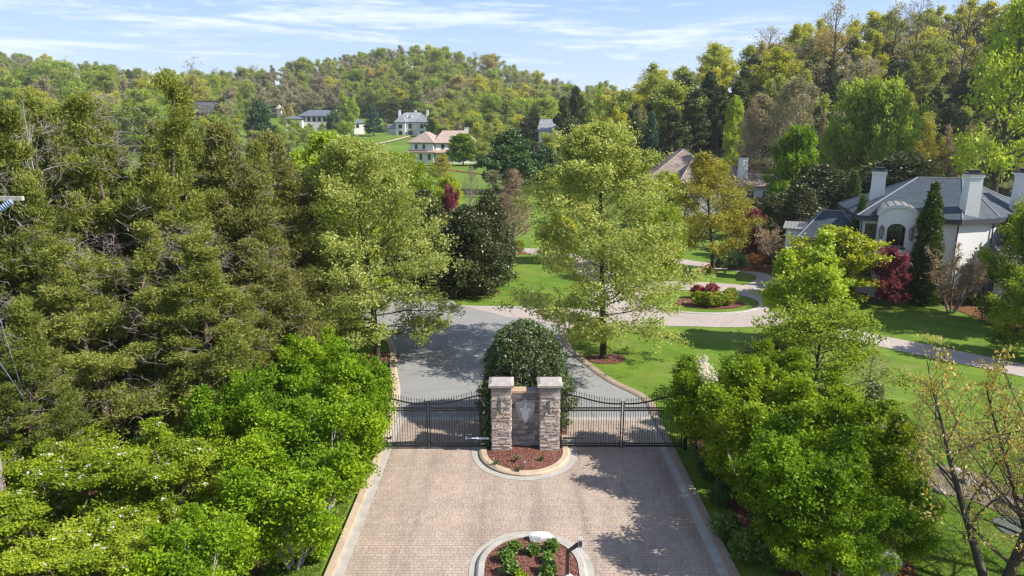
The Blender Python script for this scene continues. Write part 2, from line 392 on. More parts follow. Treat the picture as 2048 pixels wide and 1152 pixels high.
for s in (21,22,23): cedar('hill_cedar',s,14,3.6,'cedar_dark',n1=42,n2=5,n3=2,per=14,dead=0,l=.6,w=.2,spread=.25)
for s in (24,25): cedar('conifer_blue',s,11,3.4,'bluepine',n1=40,n2=5,n3=2,per=14,dead=0,l=.5,w=.16,spread=.22,prof=[(0,1),(.5,.62),(1,.05)])

# --- pin oaks
OAKP=[(0,.78),(.12,1),(.35,1),(.6,.87),(.82,.58),(1,.14)]
for s in (31,32):
    T,A,D,S,rng=skeleton(s,13.8,4.9,.12,OAKP,72,9,3,el=(-8,68),curve=.25,wob=.09,tr=.2,sec=.42,twig=.5,start2=.22,tub=(8,5,3,3),pw=.95,rlimb=.3)
    reg('pin_oak',14,4.9,('trunk',T.mesh('trunk',M['bark_dark'])),('crown',crown('crown',M['oak'],leaves(rng,A,D,S,14,.160,.09,.17,up=.45,along=.25,droop=.12))))
# --- bright multi stemmed trees by the gate
BR=[(0,.8),(.15,1),(.5,1),(.8,.78),(1,.3)]
for s,mt in ((41,'bright'),(42,'bright'),(43,'bright_r'),(44,'bright_r')):
    sp='ornamental' if mt=='bright' else 'ornamental_r'
    T,A,D,S,rng=skeleton(s,5.1,2.4,.12,BR,50,9,4,el=(24,78),curve=.9,wob=.15,tr=.06,leaders=5,splay=.34,sec=.5,twig=.55,start2=.2,tub=(6,4,3,0),upt=.35,rlimb=.4)
    D=nrm(D+np.array([0,0,.6]))
    reg(sp,5.3,2.4,('trunk',T.mesh('trunk',M['bark_pale'])),('crown',crown('crown',M[mt],leaves(rng,A,D,S,11,.120,.064,.11,up=.5,along=.4))))
# --- dogwoods
for s in (51,52):
    T,A,D,S,rng=skeleton(s,4.4,2.9,.2,[(0,.9),(.3,1),(.6,.9),(.85,.6),(1,.25)],40,9,4,el=(0,45),curve=.15,wob=.12,tr=.07,leaders=3,splay=.3,sec=.5,twig=.5,start2=.2,tub=(6,4,3,0))
    i=rng.choice(len(A),150,replace=False); i=i[A[i][:,2]>1.2]
    Ab=A[i]+np.array([0,0,.06])
    reg('dogwood',4.6,2.9,('trunk',T.mesh('trunk',M['bark'])),('crown',crown('crown',M['dogwood'],leaves(rng,A,D,S,20,.11,.062,.12,up=.9,along=.3,flat=.4))),
        ('blossoms',crown('blossoms',M['bloom'],leaves(rng,Ab,D[i],S[i],6,.10,.085,.045,up=1.5,along=.1))))
# --- mid garden trees
dec('lime_tree',61,8.5,2.9,'lime',n=(44,8,3),per=9,l=.2,w=.12,spread=.16,el=(20,75),curve=.5,clear=.14,tub=(7,4,3,3),leaders=3,splay=.18,tr=.13)
dec('golden_tree',62,7,3.4,'lime_y',n=(50,8,3),per=10,l=.22,w=.13,spread=.18,el=(8,60),clear=.12,tub=(6,4,3,0))
dec('olive_tree',63,11,4.0,'olive',prof=[(0,.8),(.2,1),(.4,.95),(.65,.62),(.85,.36),(1,.1)],n=(54,8,3),per=10,l=.17,w=.10,spread=.22,el=(5,70),clear=.17,tub=(7,4,3,3),tr=.2)
dec('tall_lime',64,12,4.0,'lime',n=(48,8,2),per=14,l=.26,w=.16,spread=.24,clear=.15,prof=OAKP)
dec('green_tree',65,5.5,3.6,'green',n=(50,8,3),per=12,l=.2,w=.11,spread=.17,el=(5,60),clear=.1)
dec('mixed_tree',66,6.5,3.6,'green',n=(40,8,3),per=5,l=.2,w=.11,spread=.17,el=(5,70),clear=.1,tub=(6,4,3,3))
dec('grey_bush',67,4.5,2.0,'greygreen',n=(30,7,3),per=10,l=.16,w=.08,spread=.14,clear=.05,leaders=3,tr=.06)
dec('willow',68,5,2.0,'willow',n=(34,7,3),per=10,l=.2,w=.06,spread=.14,clear=.1,curve=-.2)
dec('maple_bright',69,9,4.4,'bright',n=(40,7,3),per=14,l=.34,w=.24,spread=.28,clear=.12)
dec('maple_wide',70,10,7.0,'h_green',n=(48,8,3),per=14,l=.4,w=.26,spread=.36,clear=.15)
dec('maroon_tree',71,4.5,2.3,'maroon',n=(30,7,3),per=11,l=.17,w=.11,spread=.14,clear=.2,el=(0,50))
dec('deep_tree',72,10,4.6,'deep',n=(38,7,3),per=14,l=.4,w=.28,spread=.32,clear=.1)
dec('flowering_top',74,5,1.4,'bloom',n=(20,6,2),per=6,l=.13,w=.11,spread=.14,clear=.74)
dec('tall_open',79,12,4.0,'lime',n=(40,7,2),per=7,l=.28,w=.17,spread=.26,clear=.2,prof=OAKP,rlimb=.45,tub=(7,4,3,3))
dec('flowering_tree',73,6,2.2,'bloom',n=(24,6,2),per=8,l=.24,w=.2,spread=.2,clear=.25)
MAG=[(0,.9),(.12,1),(.4,.9),(.7,.62),(.9,.32),(1,.08)]
for s in (75,76):
    A,D,S,rng=shell(s,9,2.8,MAG,2600,inner=.55,lump=.3,nl=70,z0=.3)
    T=Tubes(); T.add(np.array([[0,0,-.1],[0,0,4],[0,0,8.6]]),.18,.02,7)
    reg('magnolia',9.3,2.8,('trunk',T.mesh('trunk',M['bark'])),('crown',crown('crown',M['magnolia'],leaves(rng,A,D,S,10,.26,.12,.18,up=.4,along=.5))))
for s in (77,78):
    A,D,S,rng=shell(s,8,1.25,[(0,.8),(.1,1),(.4,.9),(.75,.5),(1,.05)],1700,inner=.6,lump=.2,nl=60,z0=.1)
    T=Tubes(); T.add(np.array([[0,0,-.1],[0,0,4],[0,0,7.8]]),.1,.01,6)
    reg('arborvitae',8.1,1.25,('trunk',T.mesh('trunk',M['bark'])),('crown',crown('crown',M['arbor'],leaves(rng,A,D,S,14,.22,.1,.12,up=.1,along=.6))))
# bare trees
BUP=[(0,.8),(.3,1),(.6,.9),(1,.25)]
def bare(sp,seed,H,Rr,bk,mat,n=(30,8,4),per=1,l=.14,w=.08,frac=.35,spread=.1,prof=BUP,**k):
    kw=dict(el=(25,75),curve=.4,wob=.1,tr=.02*H,tub=(7,4,3,3),sec=.5,twig=.55,clear=.15); kw.update(k); cl=kw.pop('clear')
    T,A,D,S,rng=skeleton(seed,H*.97,Rr,cl,prof,*n,**kw)
    parts=[('trunk',T.mesh('trunk',M[bk]))]
    if mat:
        i=rng.uniform(0,1,len(A))<frac
        parts.append(('crown',crown('crown',M[mat],leaves(rng,A[i],D[i],S[i],per,l,w,spread))))
    reg(sp,H,Rr,*parts)
bare('bud_tree',81,8.6,4.6,'bark','bud',n=(52,8,4),per=7,l=.12,w=.065,frac=.27,spread=.12,el=(10,65),curve=.55,wob=.17,leaders=3,splay=.42,tr=.15,rlimb=.5,clear=.22,prof=[(0,.9),(.5,1),(1,.4)])
bare('bare_brown',82,9,2.4,'bark_tan','tan_bud',n=(70,9,5),per=4,l=.14,w=.06,el=(35,80),frac=.5)
bare('bare_thin',83,9,2.6,'bark_tan','greybud',n=(40,7,3),per=3,l=.14,w=.06,frac=.4)
bare('crape',84,5.6,2.3,'bark_tan','tan_bud',n=(70,9,5),leaders=7,splay=.5,tr=.075,el=(25,75),clear=.22,per=2,frac=.5,rlimb=.5)
bare('sycamore',85,16,6.0,'bark_pale','greybud',n=(44,8,4),per=5,l=.4,w=.2,frac=.5,spread=.35,el=(20,70),clear=.1)
bare('hill_bare',86,17,5.5,'bark','h_grey',n=(18,6,3),per=3,l=.5,w=.2,frac=.4,spread=.4,clear=.3,rlimb=.6)
bare('hill_bare',87,17,6.5,'bark','h_grey',n=(16,6,3),per=3,l=.5,w=.2,frac=.3,spread=.4,clear=.25,rlimb=.6,prof=ROUND)
bare('snag',88,9,1.6,'bark_pale',None,n=(26,5,3),el=(30,75),clear=.35,rlimb=.5)
# hill trees
for i,(mt,sds) in enumerate((('h_yellow',(91,92,93)),('h_olive',(94,95,96)),('h_green',(97,98,99)),('h_orange',(101,102)),('h_grey',(103,104)))):
    for s in sds:
        dec(mt,s,16,5.6+(s%3)*.5,mt,n=(30,8,3),per=7 if mt!='h_grey' else 5,l=.44,w=.30,spread=.5,clear=.2,rlimb=.34,lr=(.45,1.2),wob=.17,leaders=1+s%3,splay=.35,tub=(6,4,3,0))

GRP={}
def put(sp,x,y,H,Rr,name,label,cat='tree',group=None,var=None,rz=None,z=None):
    vs=PR[sp]; k=GRP.get(sp,0); GRP[sp]=k+1
    v=vs[(k if var is None else var)%len(vs)]
    r=random.Random(int(x*131+y*977)); 
    root=thing(name,label,cat,(x,y,th(x,y) if z is None else z),r.uniform(0,6.28) if rz is None else rz,group,(Rr/v[1],Rr/v[1],H/v[0]))
    for pn,me in v[2]: ob(pn,me,root)
    return root
def tree(sp,u,vtop,Y,wpx,name,label,cat='tree',group=None,z0=None,**k):
    z1=at_y(u,vtop,Y)[2]; x=(u-CX)/F*Y
    for _ in range(3):
        zb=th(x,Y) if z0 is None else z0
        zd=Y*COS+(CH-(zb+z1)/2)*SIN; x=(u-CX)/F*zd
    return put(sp,x,Y,max(z1-zb,.4),wpx/2/F*zd,name,label,cat,group,**k)
# ------------------------------------------------------------------ ground and paving
def grass_mat():
    m,nt,n,l=mat_new('grass'); co=coord(nt)
    a=noise(nt,co,.07,4,.6); b=noise(nt,co,1.1,5,.65); c=noise(nt,co,14,4,.7)
    mp=N(nt,'ShaderNodeMapping'); mp.inputs['Rotation'].default_value=(0,0,.5); mp.inputs['Scale'].default_value=(.25,3.0,1); l.new(co,mp.inputs[0])
    s=noise(nt,mp.outputs[0],2.2,3,.6)
    f=math_n(nt,'ADD',math_n(nt,'MULTIPLY',a,.34),math_n(nt,'ADD',math_n(nt,'MULTIPLY',b,.3),math_n(nt,'ADD',math_n(nt,'MULTIPLY',c,.22),math_n(nt,'MULTIPLY',s,.14))))
    g=ramp(nt,f,[(.36,(.062,.125,.011)),(.46,(.098,.172,.016)),(.54,(.132,.200,.024)),(.64,(.190,.228,.045))])
    wv=N(nt,'ShaderNodeTexWave',wave_type='BANDS',bands_direction='DIAGONAL'); wv.inputs['Scale'].default_value=.16; wv.inputs['Distortion'].default_value=1.2; wv.inputs['Detail'].default_value=1; l.new(co,wv.inputs[0])
    g=mix_c(nt,.5,g,ramp(nt,wv.outputs['Fac'],[(.35,(.80,.86,.82)),(.65,(1.16,1.10,1.08))]),'MULTIPLY')
    pt=noise(nt,co,.33,5,.68,.6)
    g=mix_c(nt,ramp(nt,pt,[(.54,(0,0,0)),(.68,(.65,.65,.65))]),g,(.20,.205,.062))
    sp=noise(nt,co,5.5,4,.75)
    g=mix_c(nt,ramp(nt,sp,[(.60,(0,0,0)),(.72,(.5,.5,.5))]),g,(.055,.105,.012))
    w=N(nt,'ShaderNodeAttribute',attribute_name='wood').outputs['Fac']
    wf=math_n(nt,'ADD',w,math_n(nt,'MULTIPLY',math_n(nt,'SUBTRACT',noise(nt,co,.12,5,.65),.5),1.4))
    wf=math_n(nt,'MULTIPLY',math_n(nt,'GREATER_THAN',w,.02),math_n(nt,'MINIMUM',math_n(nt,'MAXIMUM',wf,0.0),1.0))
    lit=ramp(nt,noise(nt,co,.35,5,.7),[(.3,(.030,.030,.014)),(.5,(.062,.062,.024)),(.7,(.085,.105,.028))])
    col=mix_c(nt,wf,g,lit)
    princ(nt,col,.9,c,.55,.03,spec=.15); return m
M['grass']=grass_mat()
def brick_mat():
    m,nt,n,l=mat_new('paver_bricks'); co=coord(nt)
    b=N(nt,'ShaderNodeTexBrick'); l.new(co,b.inputs['Vector']); b.offset=.5; b.squash=.7; b.squash_frequency=3
    for k,v in (('Scale',1.0),('Brick Width',.215),('Row Height',.15),('Mortar Size',.010),('Bias',-.1),('Mortar Smooth',.3)): b.inputs[k].default_value=v
    b.inputs['Color1'].default_value=(.41,.332,.272,1); b.inputs['Color2'].default_value=(.345,.276,.226,1); b.inputs['Mortar'].default_value=(.245,.198,.162,1)
    f=noise(nt,co,.55,6,.7); g=noise(nt,co,30,3,.6); h=noise(nt,co,2.6,4,.7)
    c=mix_c(nt,.75,b.outputs[0],ramp(nt,f,[(.3,(.80,.79,.78)),(.55,(1.02,1.0,.98)),(.72,(1.2,1.15,1.08))]),'MULTIPLY')
    c=mix_c(nt,.5,c,ramp(nt,h,[(.3,(.82,.80,.80)),(.6,(1.08,1.05,1.03))]),'MULTIPLY')
    c=mix_c(nt,.5,c,ramp(nt,g,[(.3,(.72,.72,.72)),(.7,(1.25,1.25,1.25))]),'MULTIPLY')
    mp=N(nt,'ShaderNodeMapping'); mp.inputs['Scale'].default_value=(1.1,.07,1); l.new(co,mp.inputs[0])
    ty=noise(nt,mp.outputs[0],1.0,4,.6,.3)
    c=mix_c(nt,.8,c,ramp(nt,ty,[(.32,(.74,.73,.73)),(.5,(1,1,1)),(.72,(1.1,1.09,1.07))]),'MULTIPLY')
    st=noise(nt,co,1.3,6,.75,.8)
    c=mix_c(nt,ramp(nt,st,[(.62,(0,0,0)),(.74,(.6,.6,.6))]),c,(.17,.14,.115))
    princ(nt,c,.85,math_n(nt,'SUBTRACT',math_n(nt,'MULTIPLY',g,.25),b.outputs['Fac']),.6,.012,spec=.25); return m
M['paver']=brick_mat()
def slab_mat(name,col,joint=2.6,var=.12,jd=.8):
    m,nt,n,l=mat_new(name); co=coord(nt)
    mp=N(nt,'ShaderNodeMapping'); mp.inputs['Rotation'].default_value=(0,0,.45); l.new(co,mp.inputs[0])
    b=N(nt,'ShaderNodeTexBrick'); l.new(mp.outputs[0],b.inputs['Vector']); b.offset=0
    for k,v in (('Scale',1.0),('Brick Width',joint*1.4),('Row Height',joint),('Mortar Size',.02),('Bias',0)): b.inputs[k].default_value=v
    b.inputs['Color1'].default_value=(*col,1); b.inputs['Color2'].default_value=(*[x*.94 for x in col],1); b.inputs['Mortar'].default_value=(*[min(1,x*(1.22 if jd>.5 else .8)) for x in col],1)
    f=noise(nt,co,.5,6,.7); g=noise(nt,co,22,4,.6)
    c=mix_c(nt,.8,b.outputs[0],ramp(nt,f,[(.3,(1-var,1-var,1-var)),(.7,(1+var,1+var,1+var))]),'MULTIPLY')
    c=mix_c(nt,.5,c,ramp(nt,g,[(.3,(.86,.86,.86)),(.7,(1.12,1.12,1.12))]),'MULTIPLY')
    v=N(nt,'ShaderNodeTexVoronoi',feature='DISTANCE_TO_EDGE'); v.inputs['Scale'].default_value=.32; dn=N(nt,'ShaderNodeMix',data_type='VECTOR')
    wn=N(nt,'ShaderNodeTexNoise'); wn.inputs['Scale'].default_value=1.4; wn.inputs['Detail'].default_value=5; l.new(co,wn.inputs['Vector']); dn.inputs[0].default_value=.25; l.new(co,dn.inputs[4]); l.new(wn.outputs['Color'],dn.inputs[5]); l.new(dn.outputs[1],v.inputs['Vector'])
    ck=ramp(nt,v.outputs['Distance'],[(.0,(.5,.5,.5)),(.012,(0,0,0))])
    c=mix_c(nt,ck,c,tuple(x*.45 for x in col))
    st=noise(nt,co,.9,6,.72,.7); c=mix_c(nt,ramp(nt,st,[(.6,(0,0,0)),(.75,(.5,.5,.5))]),c,tuple(x*.62 for x in col))
    princ(nt,c,.8,g,.25,.006,spec=.3); return m
M['asphalt']=slab_mat('grey_concrete_road',(.262,.258,.250),4.5,.1,.2)
M['tan_drive']=slab_mat('tan_concrete',(.39,.33,.29),2.6,.1)
M['conc']=plain('pale_concrete',(.37,.345,.305),.85,.2,2.2)
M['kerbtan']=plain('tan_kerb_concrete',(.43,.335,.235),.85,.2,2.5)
M['kerbbrown_shaded']=plain('shaded_brown_kerb',(.30,.235,.18),.85,.15,2.5)  # right-hand kerb: darker brown than the tan one, its shade put into the colour
def mulch_mat(name,a,b,c):
    m,nt,n,l=mat_new(name); co=coord(nt)
    v=N(nt,'ShaderNodeTexVoronoi'); v.inputs['Scale'].default_value=22; v.inputs['Randomness'].default_value=1; l.new(co,v.inputs['Vector'])
    s=N(nt,'ShaderNodeSeparateColor'); l.new(v.outputs['Color'],s.inputs[0])
    f=math_n(nt,'ADD',math_n(nt,'MULTIPLY',s.outputs[0],.6),math_n(nt,'MULTIPLY',noise(nt,co,3,4),.4))
    princ(nt,ramp(nt,f,[(.2,a),(.5,b),(.8,c)]),.95,v.outputs['Distance'],.9,.04,spec=.1); return m
M['mulch']=mulch_mat('red_mulch',(.070,.026,.018),(.165,.070,.050),(.260,.130,.100))
M['straw']=mulch_mat('pine_straw',(.085,.035,.016),(.180,.085,.040),(.270,.140,.075))

M['dirt']=mulch_mat('bare_dirt',(.11,.085,.06),(.20,.155,.11),(.29,.24,.18))
def smooth_pts(P,n=6,closed=True):
    P=[np.array(p,float) for p in P]; out=[]; m=len(P)
    for i in range(m if closed else m-1):
        if closed: a,b,c,d=P[(i-1)%m],P[i],P[(i+1)%m],P[(i+2)%m]
        else: a,b,c,d=P[max(i-1,0)],P[i],P[i+1],P[min(i+2,m-1)]
        for k in range(n):
            t=k/n; out.append(.5*((2*b)+(-a+c)*t+(2*a-5*b+4*c-d)*t*t+(-a+3*b-3*c+d)*t**3))
    if not closed: out.append(P[-1])
    return [tuple(p) for p in out]
def sheet(name,pts,z,mat,rough=0):
    b=MB(); b.poly([(p[0],p[1],z) for p in pts]); o=b.build(name,mat); tag(o,kind='structure'); return o
def ell(cx,cy,a,b,n=40,wob=0,seed=0):
    r=random.Random(seed); ph=[r.uniform(0,6.28) for _ in range(3)]
    out=[]
    for k in range(n):
        w=2*math.pi*k/n; q=1+wob*(math.sin(2*w+ph[0])+math.sin(3*w+ph[1])+.6*math.sin(5*w+ph[2]))
        out.append((cx+a*q*math.cos(w),cy+b*q*math.sin(w)))
    return out
def strip(name,line,wid,mat,z=.02,drape=False,kind='structure'):
    P=[np.array(p,float) for p in line]; b=MB(); L=[];Rg=[]
    for k in range(len(P)):
        d=P[min(k+1,len(P)-1)]-P[max(k-1,0)]; d/=np.linalg.norm(d); nn=np.array([-d[1],d[0]])
        w=wid[k] if hasattr(wid,'__len__') else wid
        for q,s in ((L,1),(Rg,-1)):
            p=P[k]+nn*s*w/2; q.append((p[0],p[1],(th(*p)+z) if drape else z))
    for k in range(len(P)-1): b.poly([Rg[k],Rg[k+1],L[k+1],L[k]])
    o=b.build(name,mat); return tag(o,kind=kind)
def kerb_ring(name,inner,outer,z,mat,closed=True,z0=-.05,chamfer=.05):
    """raised kerb between two outlines with the same number of points"""
    b=MB(); n=len(inner)
    for k in range(n if closed else n-1):
        j=(k+1)%n
        i0,i1,o0,o1=inner[k],inner[j],outer[k],outer[j]
        mx=lambda o,i:(o[0]+(i[0]-o[0])*.28,o[1]+(i[1]-o[1])*.28)
        c0,c1=mx(o0,i0),mx(o1,i1)
        b.poly([(*c0,z),(*c1,z),(*i1,z),(*i0,z)]); b.poly([(*o0,z-chamfer),(*o1,z-chamfer),(*c1,z),(*c0,z)])
        b.poly([(*o0,z0),(*o1,z0),(*o1,z-chamfer),(*o0,z-chamfer)]); b.poly([(*i1,z0),(*i0,z0),(*i0,z),(*i1,z)])
    o=b.build(name,mat); return tag(o,kind='structure')

# one terrain sheet
xs=np.concatenate([[-1500,-1100],np.arange(-800,801,10.),[1100,1500]])
ys=np.concatenate([[-400,-100,-20],np.arange(0,110,11.),np.arange(110,760,8.),[800,1000,1300,1600]])
X,Y=np.meshgrid(xs,ys); Z=terr(X,Y)
Z=np.where(Y>760,Z-((Y-760)*.02).clip(0,40),Z)
nx=len(xs); ii=(np.arange(len(ys)-1)[:,None]*nx+np.arange(nx-1)[None]).ravel()
me=quads_mesh('ground',np.stack([X,Y,Z],-1).reshape(-1,3),np.stack([ii,ii+1,ii+nx+1,ii+nx],1),M['grass'],smooth=True)
q=X/np.maximum(Y,1)
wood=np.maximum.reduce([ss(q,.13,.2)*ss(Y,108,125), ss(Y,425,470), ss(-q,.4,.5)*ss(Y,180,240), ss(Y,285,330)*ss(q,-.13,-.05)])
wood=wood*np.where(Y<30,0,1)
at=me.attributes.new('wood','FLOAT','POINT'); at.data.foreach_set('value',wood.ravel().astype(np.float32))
tag(ob('ground',me),kind='structure')

XL,XR=-5.3,6.55
sheet('driveway',[(XL-.3,4),(XR+.3,4),(XR+.3,30.75),(XL-.3,30.75)],.008,M['paver'])
sheet('pavement',[(XL-.3,30.75),(XR+.3,30.75),(XR+.25,31.2),(XL-.3,31.2)],.012,M['conc'])
for x0,x1 in ((XL-.32,XL),(XR,XR+.32)):
    sheet('gutter',[(x0,4),(x1,4),(x1,31.1),(x0,31.1)],.016,M['conc'])
def straight_kerb(x0,x1,y0,y1,mat):
    b=MB(); y=y0
    while y<y1: b.box(x0,x1,y+.006,min(y+2.4,y1)-.006,-.1,.13); y+=2.4
    o=b.build('kerb',mat,bevel=.02); tag(o,kind='structure')
straight_kerb(XL-.60,XL-.322,4,31.1,M['kerbtan']); straight_kerb(XR+.322,XR+.60,4,31.1,M['kerbbrown_shaded'])
# road beyond the gate
rr=smooth_pts([(XR+.3,31.2),(6.75,33.5),(5.35,36),(4.2,39.2),(3.45,42.4),(3.3,44.5),(3.7,46.6)],5,False)
rl=smooth_pts([(-10.5,47.6),(-8.7,45.2),(-7.5,42),(-6.75,38),(-6.0,34.5),(-5.7,31.2)],5,False)
road=rr+[(2.2,48.2),(-.4,49.6),(-3.5,52.6)]+smooth_pts([(-4.6,53.2),(-5.6,55),(-8.0,57.2),(-13,58.5),(-30,58.5)],5,False)+smooth_pts([(-30,52.6),(-14,52.2),(-11.5,50.2),(-10.5,47.6)],5,False)[:-1]+rl
sheet('road',road,.010,M['asphalt'])
def offs(line,d):
    P=[np.array(p) for p in line]; out=[]
    for k in range(len(P)):
        t=P[min(k+1,len(P)-1)]-P[max(k-1,0)]; t/=np.linalg.norm(t); out.append(tuple(P[k]+np.array([t[1],-t[0]])*d))
    return out
kerb_ring('kerb',offs(rr,.42),offs(rr,.0),.09,M['kerbbrown_shaded'],closed=False)
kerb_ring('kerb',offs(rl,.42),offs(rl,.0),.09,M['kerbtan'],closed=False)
lk=smooth_pts([(9.3,52.6),(4,52.3),(-3.5,52.6),(-4.6,53.2),(-5.6,55),(-8.0,57.2),(-13,58.5)],5,False)
kerb_ring('kerb',offs(lk,.22),offs(lk,.0),.07,M['conc'],closed=False)
# tan drives
sheet('driveway',[(3.7,46.6),(6,47.0),(10,47.3),(13,47),(13,51.5),(9.3,52.6),(4,52.3),(-3.5,52.6),(-.4,49.6),(2.2,48.2)],.018,M['tan_drive'])
IC=(15.4,54.4)
b=MB(); o_=ell(*IC,9.0,7.6,64); i_=ell(*IC,5.0,4.1,64)
for k in range(64): b.poly([(*o_[k],.022),(*o_[(k+1)%64],.022),(*i_[(k+1)%64],.022),(*i_[k],.022)])
tag(b.build('driveway',M['tan_drive']),kind='structure')
kerb_ring('kerb',ell(*IC,4.72,3.82,64),ell(*IC,5.0,4.1,64),.1,M['conc'])
strip('driveway',smooth_pts([(19.5,51),(21.5,47.2),(24.2,44),(27.2,40.8),(30.2,37.6),(36,31.5)],5,False),2.7,M['tan_drive'],.026)
strip('driveway',smooth_pts([(10,59),(8.2,63),(7.6,70),(4.5,77),(-2,79.5),(-14,80)],5,False),3.4,M['tan_drive'],.026)
strip('path',smooth_pts([(21,58.5),(24,62),(24.5,66),(19,71),(14,76),(9,79)],5,False),2.6,M['tan_drive'],.030)
far=[hit(u,v) for u,v in ((600,312),(690,300),(745,291),(790,281),(822,273),(800,268),(860,270))]
strip('path',smooth_pts(far[:5],6,False),2.6,M['kerbtan'],.35,True)
tl=[hit(u,v) for u,v in ((815,341),(870,338),(930,345),(990,352))]
strip('path',smooth_pts(tl,5,False),2.2,M['straw'],.15,True)
# entrance islands
def half_ell(cx,y0,a,b,n=28): return [(cx+a*math.cos(math.pi+math.pi*k/n),y0+b*math.sin(math.pi+math.pi*k/n)) for k in range(n+1)]
cx,y0=.55,28.3
full=lambda a,b:[(cx-a,y0+.6)]+half_ell(cx,y0-.9,a,b)+[(cx+a,y0+.6)]
sheet('gutter',full(2.3,2.45),.020,M['conc'])
kerb_ring('kerb',full(1.66,1.85),full(1.98,2.15),.14,M['kerbtan'],closed=False)
b=MB(); P=full(1.68,1.87); ctr=(cx,27.3,.2)
for k in range(len(P)-1): b.poly([ctr,(*P[k],.1),(*P[k+1],.1)])
b.poly([ctr,(*P[-1],.1),(*P[0],.1)])
tag(b.build('mulch_bed',M['mulch']),kind='structure')
sheet('mulch_bed',[(cx-1.98,28.9),(cx+1.98,28.9),(cx+2.3,33),(cx-2.3,33)],.03,M['mulch'])
c2=(.62,19.35)
cap=lambda a,n=30:[(c2[0]+a*math.cos(math.pi*k/n),c2[1]+a*1.02*math.sin(math.pi*k/n)) for k in range(n+1)]+[(c2[0]-a,10)]+[(c2[0]+a,10)]
sheet('gutter',cap(1.99),.020,M['conc'])
kerb_ring('kerb',cap(1.5),cap(1.76),.13,M['conc'])
b=MB(); P=cap(1.52)
for k in range(len(P)): b.poly([(c2[0],18.6,.22),(*P[k],.1),(*P[(k+1)%len(P)],.1)])
tag(b.build('mulch_bed',M['mulch']),kind='structure')
# island of the turning circle
sheet('mulch_bed',ell(IC[0]+.7,IC[1]-.5,2.7,2.1,40,.02,3),.05,M['mulch'])
# mulch and pine straw beds
def bed(cx,cy,a,b,seed,mat='straw',z=.035):
    P=ell(cx,cy,a,b,36,.05,seed); bb=MB()
    for k in range(36): bb.poly([(cx,cy,z+.12),(*P[k],z),(*P[(k+1)%36],z)])
    tag(bb.build('mulch_bed',M[mat]),kind='structure')
bed(5.75,39.9,1.25,.95,1,'mulch'); bed(-8.3,40.2,1.3,1.0,2,'mulch'); bed(.2,77.2,1.7,1.2,5); bed(9.5,62.5,.9,.7,6); bed(-3.4,57.8,2.2,1.5,7)
sheet('mulch_bed',smooth_pts([gnd(*p) for p in ((1640,590),(1700,604),(1790,597),(1860,604),(1905,618),(1960,640),(2010,668),(2100,690),(2250,690),(2250,560),(1950,555),(1780,570),(1690,572))],5),.034,M['straw'])
sheet('mulch_bed',smooth_pts([gnd(*p) for p in ((1395,546),(1450,541),(1520,545),(1560,555),(1600,540),(1560,520),(1480,517),(1420,527))],5),.034,M['straw'])
sheet('mulch_bed',smooth_pts([gnd(*p) for p in ((1560,1152),(1640,1060),(1740,1060),(1790,1090),(1850,1200),(1700,1260))],5),.034,M['straw'])
sheet('mulch_bed',[(-20,14),(-8,14),(-8,19.5),(-10.5,22),(-20,26)],.034,M['mulch'])
sheet('mulch_bed',smooth_pts([(8.0,22),(8.2,30),(9.5,31.5),(13,30),(13.5,24),(11.5,20.5),(9,20)],5),.033,M['mulch'])
sheet('mulch_bed',smooth_pts([gnd(*p) for p in ((1850,955),(1890,930),(1960,950),(2060,1000),(2120,1035),(2050,1045),(1950,1005),(1880,985))],5),.030,M['dirt'])
def water_mat():
    m,nt,n,l=mat_new('creek_water'); co=coord(nt)
    princ(nt,ramp(nt,noise(nt,co,1.5,4),[(.3,(.05,.055,.04)),(.7,(.12,.125,.10))]),.12,noise(nt,co,6,3),.3,.02,spec=.6); return m
M['water']=water_mat()
sheet('water',smooth_pts([gnd(*p) for p in ((1985,1040),(2020,1035),(2100,1060),(2200,1110),(2150,1160),(2060,1085),(2010,1068))],5),.036,M['water'])
# grass blades where the lawn comes close to the camera
rng=np.random.default_rng(5)
def blades(n,poly_fn):
    P=poly_fn(n); n=len(P); w=rng.uniform(0,6.283,n); h=rng.uniform(.03,.085,n); wd=.012
    a=np.stack([np.cos(w)*wd,np.sin(w)*wd,0*w],1); tip=np.stack([rng.normal(0,.04,n),rng.normal(0,.04,n),h],1)
    V=np.stack([P-a,P+a,P+tip+a*.2,P+tip-a*.2],1).reshape(-1,3); return V,np.arange(n*4).reshape(-1,4),rng.uniform(0,1,n)
M['blade']=leaf_mat('grass_blades',[(.07,.13,.010),(.11,.18,.016),(.17,.22,.030)],.45,.04,objrand=0)
def area(n):
    a=np.stack([rng.uniform(-8.6,-6.1,n//3),17+14*rng.uniform(0,1,n//3)**1.8,0*rng.uniform(0,1,n//3)+.0],1)
    k=n-n//3; b=np.stack([rng.uniform(11.5,22,k),17+16*rng.uniform(0,1,k)**1.8,np.zeros(k)],1)
    keep=(b[:,0]>12.5+(b[:,1]-17)*.12); return np.concatenate([a,b[keep]])
V,Q,t=blades(90000,area)
o=ob('grass',quads_mesh('grass',V,Q,M['blade'],t)); tag(o,kind='stuff')
